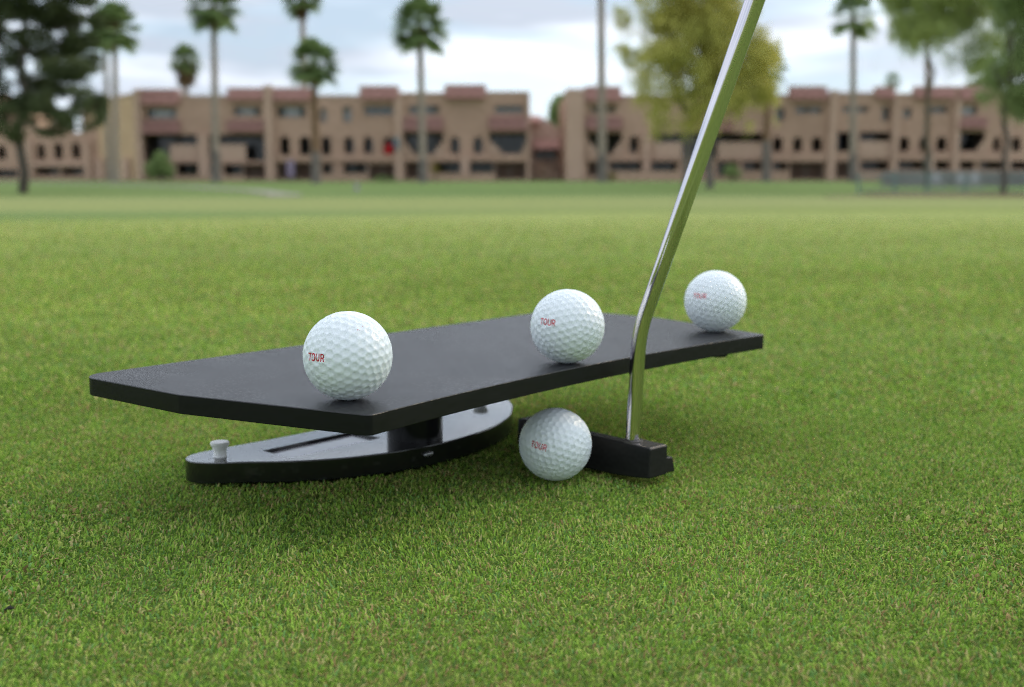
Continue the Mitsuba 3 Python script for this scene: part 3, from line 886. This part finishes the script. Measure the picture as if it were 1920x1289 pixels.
# the set-back block at the far left with a curved mission gable, and the end wall beside the long block, coloured as warmly lit
YD = 97.0
par = thing('apartment_building', 'low tan building at the far left with a curved mission gable and small arches', 'building')
gab = [(-200, 238), (-60, 240), (-10, 232), (8, 246), (22, 262), (34, 262), (40, 240), (44, 215), (50, 205), (57, 214), (64, 226), (76, 237), (90, 237), (105, 231), (118, 236), (130, 244), (146, 250), (162, 246), (180, 240), (215, 236), (215, 352), (-200, 352)]
outl = sg.Polygon([(SX(a, YD), SZ(b, YD)) for a, b in gab])
holes = []
for a in [(-4, 12, 272, 299), (71, 85, 270, 299), (103, 118, 268, 299), (136, 151, 268, 298)]:
    holes.append(opening(par, arch(*a, YD), YD, 1.4, 'arch'))
for q in [(-30, 32, 318, 333), (66, 110, 315, 329), (114, 156, 315, 329)]:
    holes.append(opening(par, rect(*q, YD), YD, 1.6, 'patio_opening'))
part(par, 'wall', upright(outl.difference(shapely.union_all(holes)), YD, YD + 0.3), 'stucco_mat')
part(par, 'rear_block', box(SX(-190, YD), SX(210, YD), YD + 2.6, YD + 11, -0.6, SZ(262, YD)), 'stucco_mat')
part(par, 'ledge', box(SX(60, YD), SX(160, YD), YD - 0.2, YD - 0.004, SZ(312, YD), SZ(304, YD)), 'trim_mat')
part(par, 'pier', box(SX(52, YD), SX(62, YD), YD - 0.3, YD - 0.004, -0.6, SZ(262, YD)), 'trim_mat')
part(par, 'pier', box(SX(160, YD), SX(172, YD), YD - 0.3, YD - 0.004, -0.6, SZ(264, YD)), 'trim_mat')

par = thing('apartment_building', 'tan block behind the pine with a red tiled roof strip at the far left', 'building')
YE = 112.0
part(par, 'wall', upright(sg.Polygon([(SX(a, YE), SZ(b, YE)) for a, b in [(-260, 200), (-90, 200), (-90, 178), (18, 178), (18, 190), (40, 190), (40, 345), (-260, 345)]]), YE, YE + 9), 'stucco_mat')
part(par, 'tile_roof', tiled(SX(-88, YE), SX(17, YE), SZ(179, YE), SZ(200, YE), YE - 0.003, 0.05, 0.75), 'tile_mat')
part(par, 'window', recess(rect(-40, 5, 212, 228, YE), YE - 0.3, 0.28), 'darkglass_mat')

par = thing('apartment_wing', 'plain end wing set at an angle beside the pine, warm light put into its yellow wall colour', 'building')
w0, w1 = (SX(158, 100), 100.0), (SX(257, 90.4), 90.4)
nrm_ = np.array([w1[1] - w0[1], -(w1[0] - w0[0])])
nrm_ /= np.linalg.norm(nrm_)
if nrm_[1] > 0:
    nrm_ = -nrm_
back = -nrm_ * 9.0
pl = sg.Polygon([w0, w1, (w1[0] + back[0] * 0.02, w1[1] + 8), (w0[0] + back[0], w0[1] + back[1])])
m = trimesh.creation.extrude_polygon(pl, SZ(181, 92) + 0.6, engine='earcut')
m.apply_translation([0, 0, -0.6])
part(par, 'wall', m, 'stucco_lit_mat')
capm = trimesh.creation.extrude_polygon(pl.buffer(0.07, join_style='mitre'), 0.14, engine='earcut')
capm.apply_translation([0, 0, SZ(181, 92) + 0.003])
part(par, 'parapet_cap', capm, 'trim_mat')
dq = np.array(w1) - np.array(w0)
for s0, s1, zt_ in ((0.30, 0.42, 2.0), (0.80, 0.90, 2.0)):
    qa, qb = np.array(w0) + dq * s0 + nrm_ * 0.35, np.array(w0) + dq * s1 + nrm_ * 0.35
    bm = trimesh.creation.extrude_polygon(sg.Polygon([qa, qb, qb - nrm_ * 0.33, qa - nrm_ * 0.33]), zt_ + 0.5, engine='earcut')
    bm.apply_translation([0, 0, -0.5])
    part(par, 'buttress', bm, 'trim_mat')

# the lower block seen through the gap, with its stair
YC = 101.0
par = thing('apartment_building', 'low tan block with a red awning seen in the gap between the long blocks', 'building')
outl = sg.Polygon([(SX(a, YC), SZ(b, YC)) for a, b in [(970, 219), (1012, 219), (1030, 228), (1052, 246), (1090, 250), (1090, 350), (970, 350)]])
hole = rect(1003, 1044, 284, 299, YC)
part(par, 'wall', upright(outl.difference(hole), YC, YC + 8), 'stucco_pale_mat')
opening(par, hole, YC, 0.9, 'window')
part(par, 'tile_roof', tiled(SX(975, YC), SX(1014, YC), SZ(217, YC), SZ(230, YC), YC - 0.003, 0.05, 0.6), 'tile_pale_mat')
part(par, 'tile_awning', tiled(SX(1000, YC), SX(1052, YC), SZ(262, YC), SZ(279, YC), YC - 0.003, 0.05, 0.9), 'tile_pale_mat')
st = thing('stair', 'pinkish concrete stair climbing through the gap between the long apartment blocks', 'stair')
zb_, zt_ = ground_z(94) - 0.1, SZ(303, 95)
n = 9
for i in range(n):
    x0 = SX(1052, 95) - (SX(1052, 95) - SX(1010, 95)) * i / n
    x1 = SX(1052, 95) - (SX(1052, 95) - SX(1010, 95)) * (i + 1) / n
    part(st, 'step', box(x1, x0, 94.2, 95.8, zb_, zb_ + (zt_ - zb_) * (i + 1) / n), 'trim_mat')
part(st, 'handrail', tube([[SX(1052, 95), 94.15, zb_ + 0.9], [SX(1010, 95), 94.15, zt_ + 0.9]], 0.04, 8), 'brown_mat', smooth=60)
for i in range(5):
    x = SX(1052, 95) + (SX(1010, 95) - SX(1052, 95)) * (i + 0.2) / 5
    part(st, 'baluster', box(x - 0.03, x + 0.03, 94.12, 94.18, zb_, zb_ + 0.9 + (zt_ - zb_) * (i + 0.2) / 5), 'brown_mat')


def cloth(name, label, cat, px0, px1, yt, yb, y, mat, folds=3, amp=0.05):
    x0, x1, zt, zb = SX(px0, y), SX(px1, y), SZ(yt, y), SZ(yb, y)
    nu, nv = 25, 12
    u, v = np.meshgrid(np.linspace(0, 1, nu), np.linspace(0, 1, nv))
    yy = y - 0.05 + amp * np.sin(u * folds * 2 * np.pi + v) * (0.3 + v)
    p = np.stack([x0 + (x1 - x0) * (u + 0.03 * np.sin(v * 5)), yy, zt + (zb - zt) * v * (1 - 0.04 * np.cos(u * 6))], -1).reshape(-1, 3)
    f = []
    for i in range(nv - 1):
        for j in range(nu - 1):
            a = i * nu + j
            f += [[a, a + 1, a + nu + 1], [a, a + nu + 1, a + nu]]
    q = p + [0, 0.012, 0]
    k = thing(name, label, cat)
    part(k, 'cloth', tm(np.vstack([p, q]), np.vstack([f, np.array(f)[:, ::-1] + len(p)])), mat, smooth=True)
    part(k, 'hem', tube([p[0] + [0, 0.006, 0], p[nu - 1] + [0, 0.006, 0]], 0.02, 8), mat, smooth=60)
    return k


cloth('towel', 'red towel hanging from an arched balcony opening of the left block', 'towel', 721, 737, 271, 290, YA - 0.15, 'red_cloth')
cloth('towel', 'blue grey towel hanging beside the red one on the left block', 'towel', 740.5, 748, 258, 280, YA - 0.45, 'blue_cloth', 2)
cloth('towel', 'lilac towel hanging at a ground floor patio of the left block', 'towel', 537, 551, 302, 333, YA - 0.35, 'lilac_cloth')

# ------------------------------------------------------------------ trees
def leaves(centres, normals_jit, size, seed, aspect=0.55):
    """One pointed leaf (two triangles) at each centre, turned at random."""
    g = np.random.default_rng(seed)
    n = len(centres)
    d = g.normal(size=(n, 3))
    d /= np.linalg.norm(d, axis=1, keepdims=True)
    e = np.cross(d, g.normal(size=(n, 3)))
    e /= np.linalg.norm(e, axis=1, keepdims=True)
    s = size * (0.6 + 0.8 * g.random(n))[:, None]
    v = np.stack([centres - d * s, centres + e * s * aspect, centres + d * s, centres - e * s * aspect], 1).reshape(-1, 3)
    b = np.arange(n)[:, None] * 4
    return tm(v, np.stack([b + [0, 1, 2], b + [0, 2, 3]], 1).reshape(-1, 3))


def clumps(blobs, per_m3, size, seed, thin=0.45, droop=0.0):
    """Leaf clusters spread through ellipsoid blobs (centre, radii) and thinned by noise so that the sky shows through."""
    g = np.random.default_rng(seed)
    out = []
    for c, r in blobs:
        c, r = np.array(c, float), np.array(r, float)
        n = int(per_m3 * 4.19 * r.prod())
        p = g.normal(size=(n, 3))
        p /= np.linalg.norm(p, axis=1, keepdims=True)
        p *= (g.random(n) ** (1 / 2.4))[:, None]
        p = c + p * r
        q = meshkit.fbm(p * 0.95 + seed, 3, seed=seed)
        p = p[q > thin + 0.10 * (g.random(len(p)) - 0.5)]
        if droop:
            p[:, 2] -= droop * g.random(len(p)) ** 3
        out.append(p)
    return leaves(np.vstack(out), 0, size, seed + 1)


def limb(a, b, r0, r1, sag=0.0, seed=0, n=7):
    g = np.random.default_rng(seed)
    s = np.linspace(0, 1, n)[:, None]
    a, b = np.array(a, float), np.array(b, float)
    p = a + (b - a) * s + np.array([0, 0, -sag]) * np.sin(s * np.pi)
    p[1:-1] += g.normal(0, 0.03 * np.linalg.norm(b - a) / 3, (n - 2, 3))
    return tube(p, np.linspace(r0, r1, n), 8)


def palm(label, px, top, y, crown_px, base_px=None, trunk_w=13, mat='palm_bark', skirt=0.0, seed=0, white=None, n_fronds=44, lean=0.0, skirt_w=1.0):
    """A fan palm: ringed tapering trunk, skirt of dead fronds and a crown of pleated fans."""
    key = thing('palm_tree', label, 'palm tree')
    g = np.random.default_rng(seed)
    m_px = y / FOC
    hub = survey(px, top, y)
    b = np.array([SX(px if base_px is None else base_px, y), y, ground_z(y) - 0.2])
    n = 26
    s = np.linspace(0, 1, n)
    r = trunk_w / 2 * m_px
    rad = r * (1.45 - 0.6 * s ** 0.35) * (1 + 0.03 * np.sin(s * 160))
    pts = b + (hub - b) * s[:, None] + np.stack([0.15 * lean * np.sin(s * np.pi), 0 * s, 0 * s], 1)
    part(key, 'trunk', tube(pts, rad, 12), mat, smooth=60)
    if white:
        z1 = SZ(white, y)
        k = max(2, int(np.searchsorted(pts[:, 2], z1)))
        part(key, 'trunk_base', tube(np.vstack([pts[:k], [np.interp(z1, pts[:, 2], pts[:, 0]), y, z1]]), np.append(rad[:k], np.interp(z1, pts[:, 2], rad)) * 1.12, 12), 'grey_bark', smooth=60, label='pale lower trunk')
    Rc = 0.60 * crown_px * m_px
    vs, fs, at = [], [], 0
    dv, df, dat = [], [], 0
    for i in range(n_fronds):
        az = i * 2.399963 + g.normal(0, 0.15)
        el = math.radians(80 - 120 * ((i + 0.5) / n_fronds) ** 0.8 + g.normal(0, 6))
        o = np.array([math.cos(az) * math.cos(el), math.sin(az) * math.cos(el), math.sin(el)])
        L_ = Rc * (0.52 + 0.08 * g.random())
        tip = hub + o * L_ + np.array([0, 0, -0.10 * Rc * (1 - math.sin(el))])
        side = np.cross(o, [0, 0, 1.0])
        side /= np.linalg.norm(side) + 1e-6
        w = 0.03 * Rc
        vs.append(np.array([hub - side * w, hub + side * w, tip + side * w * 0.6, tip - side * w * 0.6]))
        fs.append(np.array([[0, 1, 2], [0, 2, 3]]) + at)
        at += 4
        up_ = np.cross(side, o)
        for j in range(15):
            a = math.radians(-105 + 210 * j / 14)
            d = o * math.cos(a) + side * math.sin(a)
            ll = Rc * 0.50 * (0.75 + 0.25 * math.cos(a)) * (0.85 + 0.3 * g.random())
            e = np.cross(d, up_)
            mid = tip + d * ll * 0.55 + np.array([0, 0, -0.03 * Rc])
            end = tip + d * ll + np.array([0, 0, -0.28 * ll * (0.6 + 0.8 * g.random())])
            wl = 0.075 * Rc
            vs.append(np.array([tip, mid - e * wl, mid + e * wl + up_ * wl * 0.4, end]))
            fs.append(np.array([[0, 1, 2], [1, 3, 2]]) + at)
            at += 4
    part(key, 'crown', tm(np.vstack(vs), np.vstack(fs)), 'palm_leaf')
    if skirt:
        vs, fs, at = [], [], 0
        H = skirt * m_px
        for i in range(240):
            az = g.random() * 2 * np.pi
            z = -H * g.random() ** 0.8
            rr = skirt_w * Rc * (0.20 + 0.16 * g.random()) * (1.0 - 0.25 * abs(z) / H)
            o = np.array([math.cos(az), math.sin(az), 0])
            sd = np.array([-math.sin(az), math.cos(az), 0])
            p0 = hub + np.array([0, 0, z]) + o * 0.1
            p1 = hub + np.array([0, 0, z - 0.18 * Rc]) + o * rr
            p2 = hub + np.array([0, 0, z - 0.55 * Rc]) + o * rr * 0.9
            w = 0.09 * Rc
            vs.append(np.array([p0, p1 - sd * w, p1 + sd * w, p2]))
            fs.append(np.array([[0, 1, 2], [1, 3, 2]]) + at)
            at += 4
        part(key, 'skirt', tm(np.vstack(vs), np.vstack(fs)), 'dead_leaf', label='hanging skirt of dead brown fronds')
    return key


k = palm('tall palm with an orange flower cluster rising just right of the pine', 214, 48, 84, 84, 216, 11, seed=1, n_fronds=40)
q = survey(205, 45, 83.4)
g = np.random.default_rng(3)
part(k, 'flower_cluster', leaves(q + g.normal(0, 1, (260, 3)) * [0.45, 0.3, 0.35], 0, 0.13, 5), 'dead_leaf', label='orange brown flower cluster', kind='stuff')
palm('slender palm half hidden behind the pine, left of the flowering palm', 196, 60, 88, 72, 203, 9, seed=2, n_fronds=34)
palm('short palm with a barrel shaped brown skirt standing behind the left block', 347, 112, 108, 54, 347, 13, seed=3, skirt=36, skirt_w=2.0)
palm('tall pale trunked palm in front of the left block, crown cut by the top edge', 400, 10, 82, 88, 404, 13, seed=4, white=285, skirt=8)
palm('tall palm behind the left block whose brown skirt just shows at the top edge', 566, -6, 106, 66, 572, 12, seed=5, skirt=22)
palm('brown trunked palm with a drooping crown in front of the left block', 588, 118, 80, 86, 592, 13, 'palm_bark_brown', seed=6, white=285, skirt=6)
palm('tall palm with a round crown before the right half of the left block', 787, 46, 82, 96, 793, 13, seed=7, white=300, skirt=6)
palm('very tall pale palm trunk left of the golden tree, its crown above the picture', 1126, -110, 84, 92, 1130, 14, seed=8, white=290)
palm('tall palm with a sparse crown before the right block', 1600, 26, 84, 80, 1601, 12, seed=9, n_fronds=30, white=290)
palm('slim palm whose dark trunk stands just right of the golden tree', 1438, 120, 86, 70, 1438, 12, 'palm_bark_brown', seed=10, white=265, n_fronds=26)
palm('small palm just showing above the right block roof', 1673, 152, 108, 30, 1673, 8, seed=11, n_fronds=26)
palm('bright green palm above the right block behind the gum tree', 1848, 140, 106, 66, 1848, 12, seed=12, n_fronds=34)
palm('thin dark trunked palm standing behind the drooping gum foliage', 1739, 40, 86, 60, 1741, 10, 'palm_bark_brown', seed=13, n_fronds=24, white=290)


def at(px, py, y):
    return survey(px, py, y)


def blob(px, py, y, rx, ry, deep=None):
    m_px = y / FOC
    return (survey(px, py, y), (rx * m_px, (deep or rx) * m_px, ry * m_px))


# the dark pine at the left edge, with layered boughs
yp = 58.0
key = thing('pine_tree', 'dark pine with layered drooping boughs at the left edge', 'tree')
g = np.random.default_rng(8)
base_, topp = np.array([SX(38, yp), yp, ground_z(yp) - 0.2]), survey(42, -130, yp)
part(key, 'trunk', limb(base_, topp, 0.27, 0.10, 0, 3, 12), 'dark_bark', smooth=60)
boughs = [(150, 205, 52, 28), (95, 215, 45, 30), (185, 190, 20, 10), (60, 200, 40, 20), (10, 225, 30, 22), (28, 250, 22, 14), (120, 130, 52, 17), (165, 118, 30, 16), (75, 160, 38, 12), (100, 95, 58, 16), (150, 75, 40, 15), (60, 70, 42, 13), (180, 40, 18, 14),
          (110, 35, 55, 17), (40, 15, 60, 18), (130, -5, 55, 18), (20, 110, 26, 20), (-20, 60, 40, 20), (-10, 160, 30, 20), (12, 195, 20, 14), (-35, 130, 40, 30), (-50, 10, 60, 40), (60, -50, 80, 30), (-20, -60, 70, 35), (110, 170, 34, 10), (40, 140, 16, 8), (160, 150, 26, 8)]
bl = []
br = []
for i, (px, py, rx, ry) in enumerate(boughs):
    dy = g.normal(0, 1.2)
    bl.append((survey(px, py, yp + dy), (rx * yp / FOC, max(0.7, rx * yp / FOC * 0.8), 1.45 * ry * yp / FOC)))
    z0 = survey(38, min(py + 25, 240), yp)
    br.append(limb([SX(38, yp), yp, z0[2]], survey(px, py, yp + dy), 0.07, 0.02, 0.1, i))
part(key, 'branches', join(br), 'dark_bark', smooth=60)
part(key, 'crown', clumps(bl, 600, 0.095, 30, thin=0.435), 'pine_leaf')

# the big golden tree behind the shaft
yt_ = 66.0
key = thing('golden_tree', 'big rounded yellow green tree behind the putter shaft', 'tree')
t1, t2 = [SX(1286, yt_), yt_, ground_z(yt_) - 0.2], [SX(1332, yt_ + 1), yt_ + 1, ground_z(yt_ + 1) - 0.2]
part(key, 'trunk', limb(t1, survey(1296, 215, yt_), 0.22, 0.13, 0, 1), 'grey_bark', smooth=60)
part(key, 'trunk', limb(t2, survey(1335, 215, yt_ + 1), 0.25, 0.14, 0, 2), 'grey_bark', smooth=60)
tips = [(1200, 60), (1260, 90), (1330, 40), (1400, 110), (1250, 180), (1420, 180), (1330, 130), (1190, 130)]
part(key, 'branches', join([limb(survey(1296 + 39 * (i % 2), 218, yt_ + i % 2), survey(a, b, yt_ + g.normal(0, 1)), 0.12, 0.03, -0.2, 10 + i) for i, (a, b) in enumerate(tips)]), 'grey_bark', smooth=60)
bl = [blob(1310, 75, yt_, 95, 70), blob(1260, 130, yt_ - 1, 75, 60), blob(1390, 120, yt_, 72, 70), blob(1225, 50, yt_, 48, 48), blob(1350, 20, yt_, 70, 50), blob(1270, 5, yt_ + 1, 70, 50), blob(1432, 85, yt_, 34, 36), blob(1270, 200, yt_ - 1, 58, 34), blob(1345, 185, yt_ - 1, 62, 42),
      blob(1418, 170, yt_, 40, 44), blob(1195, 82, yt_, 36, 18), blob(1215, 150, yt_, 26, 20), blob(1182, 15, yt_, 26, 26), blob(1235, 235, yt_ - 1, 20, 16), blob(1290, 228, yt_ - 1.5, 26, 22), blob(1390, 225, yt_ - 1, 22, 22), blob(1325, -50, yt_, 110, 45), blob(1440, 190, yt_, 22, 24)]
wisps = [blob(*w) for w in ((1180, 90, yt_, 34, 10), (1172, 32, yt_, 22, 26), (1186, 150, yt_, 20, 14), (1190, 60, yt_, 34, 26), (1196, 112, yt_, 32, 22), (1180, 10, yt_, 36, 30), (1200, 185, yt_, 18, 12), (1468, 70, yt_, 14, 10), (1462, 150, yt_, 14, 14), (1450, 222, yt_, 12, 10), (1225, 215, yt_, 16, 16), (1165, 5, yt_, 20, 14))]
part(key, 'crown', clumps([(c_, tuple(1.08 * k_ for k_ in r_)) for c_, r_ in bl] + wisps, 165, 0.112, 50, thin=0.49, droop=0.7), 'gold_leaf')

# gum trees at the right
yg = 60.0
key = thing('gum_tree', 'drooping gum tree at the top right with hanging leaf curtains', 'tree')
part(key, 'trunk', limb([SX(1742, yg + 6), yg + 6, ground_z(yg + 6) - 0.2], survey(1738, -60, yg + 2), 0.13, 0.08, 0, 4, 12), 'grey_bark', smooth=60)
tips = [(1690, 20), (1720, 50), (1790, 60), (1840, 30), (1800, 0), (1770, -60)]
part(key, 'branches', join([limb(survey(1738, -40, yg + 2), survey(a, b, yg + g.normal(0, 1)), 0.08, 0.02, 0.2, 40 + i) for i, (a, b) in enumerate(tips)]), 'grey_bark', smooth=60)
bl = [blob(1715, 25, yg, 48, 44), blob(1700, 55, yg, 34, 26), blob(1725, 75, yg - 1, 20, 26), blob(1775, 22, yg, 52, 34), blob(1815, 60, yg, 32, 36), blob(1800, 95, yg, 22, 24), blob(1782, 100, yg, 14, 26), blob(1840, 20, yg, 50, 28), blob(1760, -30, yg, 110, 40), blob(1850, 45, yg, 34, 12), blob(1640, 80, yg + 2, 9, 34), blob(1631, 40, yg + 2, 10, 14), blob(1870, 70, yg, 40, 30), blob(1830, 110, yg, 26, 26), blob(1750, 60, yg - 1, 44, 30), blob(1690, -10, yg, 40, 30)]
part(key, 'crown', clumps(bl, 360, 0.090, 60, thin=0.445, droop=0.9), 'gum_leaf')

key = thing('gum_tree', 'dark gum tree at the right edge leaning over the block end', 'tree')
part(key, 'trunk', limb([SX(1886, yg - 4), yg - 4, ground_z(yg - 4) - 0.2], survey(1893, 60, yg - 4), 0.15, 0.09, 0, 5, 12), 'dark_bark', smooth=60)
tips = [(1860, 120), (1900, 60), (1950, 120), (1930, 30), (1870, 160)]
part(key, 'branches', join([limb(survey(1890, 190, yg - 4), survey(a, b, yg - 4 + g.normal(0, 0.8)), 0.08, 0.02, 0.0, 70 + i) for i, (a, b) in enumerate(tips)]), 'dark_bark', smooth=60)
bl = [blob(1895, 30, yg - 4, 36, 34), blob(1930, 80, yg - 4, 46, 60), blob(1880, 120, yg - 4, 36, 22), blob(1862, 145, yg - 4, 22, 16), blob(1905, 165, yg - 4, 40, 28), blob(1895, 195, yg - 4, 26, 24), blob(1960, 160, yg - 4, 60, 60), blob(1940, -20, yg - 4, 90, 50), blob(1912, 215, yg - 4, 14, 14), blob(1850, 175, yg - 4, 24, 14), blob(1925, 130, yg - 4, 50, 40)]
part(key, 'crown', clumps(bl, 400, 0.090, 70, thin=0.445, droop=0.5), 'darkgreen_leaf')

# the dark round tree in the gap, and the planting along the patios
key = thing('round_tree', 'dark green round tree showing beside the right block in the gap', 'tree')
part(key, 'trunk', limb([SX(1048, 118), 118, 0.0], survey(1048, 205, 118), 0.2, 0.12, 0, 6), 'dark_bark', smooth=60)
part(key, 'crown', clumps([blob(1052, 208, 118, 24, 30), blob(1044, 222, 118, 18, 18), blob(1058, 188, 118, 14, 12)], 190, 0.16, 80, thin=0.30), 'darkgreen_leaf')


def shrub(label, px, y, bl, leaf, seed, dens=700, name='shrub'):
    key = thing(name, label, 'shrub')
    b = np.array([SX(px, y), y, ground_z(y) - 0.05])
    g = np.random.default_rng(seed)
    part(key, 'stems', join([limb(b + [g.normal(0, .08), g.normal(0, .08), 0], c + g.normal(0, .1, 3), 0.035, 0.012, 0, seed + i) for i, (c, r) in enumerate(bl * 2)]), 'dark_bark', smooth=60)
    part(key, 'foliage', clumps(bl, dens, 0.08, seed, thin=0.36), leaf)


yy = 85.5
shrub('tall dark green shrub at the left end of the long left block', 300, yy, [blob(302, 302, yy, 16, 20), blob(288, 318, yy, 18, 18), blob(315, 320, yy, 14, 16)], 'darkgreen_leaf', 90)
shrub('dark green bush under the golden tree', 1372, yy, [blob(1370, 322, yy, 14, 13), blob(1382, 327, yy, 10, 9)], 'darkgreen_leaf', 91)
shrub('yellow flowering bush beside the tall pale palm trunk', 1150, yy, [blob(1147, 331, yy, 11, 7)], 'yellow_leaf', 92)
shrub('small green hedge clump before the middle of the left block', 722, yy, [blob(715, 335, yy, 16, 5), blob(735, 336, yy, 10, 4)], 'palm_leaf', 93)
shrub('olive shrub beside the round crowned palm base', 818, yy, [blob(815, 318, yy, 8, 12)], 'yellow_leaf', 94)

# low patio walls along the foot of the buildings
def low_wall(label, x0, x1, y, yt):
    k = thing('patio_wall', label, 'wall')
    zt = SZ(yt, y)
    part(k, 'body', box(SX(x0, y), SX(x1, y), y, y + 0.2, ground_z(y) - 0.4, zt), 'stucco_mat')
    part(k, 'cap', box(SX(x0, y) - 0.04, SX(x1, y) + 0.04, y - 0.04, y + 0.24, zt + 0.002, zt + 0.07), 'trim_mat')


low_wall('low tan patio wall at the left end of the long left block', 327, 456, 88.0, 331)
low_wall('low tan patio wall before the middle of the left block', 600, 690, 88.0, 328)
low_wall('low tan patio wall before the right half of the left block', 810, 928, 88.0, 327)
low_wall('low tan patio wall left of the golden tree trunks', 1140, 1280, 88.0, 323)
low_wall('low tan patio wall right of the golden tree trunks', 1390, 1482, 88.0, 322)

# the fenced patio at the right
yf = 57.0
k = thing('pool_fence', 'thin teal metal fence round the patio at the right', 'fence')
fx = [(1612, 1.0), (1680, 1.05), (1742, 1.0), (1812, 1.0), (1886, 1.25), (1950, 1.0)]
zt, zb_ = SZ(326, yf), ground_z(yf)
for px, s in fx:
    x = SX(px, yf)
    part(k, 'post', box(x - 0.05, x + 0.05, yf - 0.05, yf + 0.05, zb_ - 0.1, zb_ + (zt - zb_) * s), 'teal_mat')
x0, x1 = SX(1612, yf), SX(1990, yf)
part(k, 'rail', box(x0, x1, yf - 0.02, yf + 0.02, zt - 0.08, zt - 0.03), 'teal_mat')
part(k, 'rail', box(x0, x1, yf - 0.02, yf + 0.02, zb_ + 0.10, zb_ + 0.15), 'teal_mat')
part(k, 'picket_panel', join([box(x - 0.010, x + 0.010, yf - 0.01, yf + 0.01, zb_ + 0.151, zt - 0.081) for x in np.arange(x0 + 0.1, x1, 0.20)]), 'teal_mat', kind='stuff')
k = thing('block_wall', 'low grey block wall behind the teal fence', 'wall')
yw = 72.0
zb_, zt = ground_z(yw) - 0.2, SZ(322, yw)
course = (zt - zb_) / 4
for i in range(4):
    for j in range(24):
        xa = SX(1650, yw) + 0.55 * (j + 0.5 * (i % 2))
        part(k, 'block', box(xa + 0.005, xa + 0.545, yw + 0.004 * ((i * 7 + j * 3) % 3), yw + 0.2, zb_ + course * i + 0.005, zb_ + course * (i + 1) - 0.004), 'block_mat')


def patio_chair(label, px, y):
    k = thing('patio_chair', label, 'chair', 'white chairs behind the fence')
    x, z = SX(px, y), ground_z(y)
    part(k, 'seat', box(x - .25, x + .25, y - .25, y + .25, z + .42, z + .47), 'plastic_white')
    part(k, 'backrest', box(x - .25, x + .25, y + .22, y + .27, z + .471, z + .95), 'plastic_white')
    for a in (-.22, .22):
        for b in (-.22, .22):
            part(k, 'leg', box(x + a - .025, x + a + .025, y + b - .025, y + b + .025, z, z + .419), 'plastic_white')


patio_chair('white plastic patio chair behind the teal fence, left of the other two', 1760, 66.0)
patio_chair('white plastic patio chair behind the teal fence, between the other two', 1808, 65.5)
patio_chair('white plastic patio chair behind the teal fence, nearest the thick post', 1832, 66.5)

# a small tee marker beside the cart path
k = thing('tee_marker', 'small pinkish marker post beside the cart path', 'marker')
ym = 62.0
mk = lathe([(0, 0), (0.10, 0), (0.09, 0.30), (0.06, 0.36), (0, 0.37)], 16)
mk.apply_translation([SX(668, ym), ym, ground_z(ym)])
part(k, 'post', mk, 'lilac_cloth', smooth=40)
cp = lathe([(0, 0), (0.14, 0), (0.14, 0.03), (0, 0.05)], 16)
cp.apply_translation([SX(668, ym), ym, ground_z(ym) + 0.371])
part(k, 'cap', cp, 'plastic_white', smooth=40)
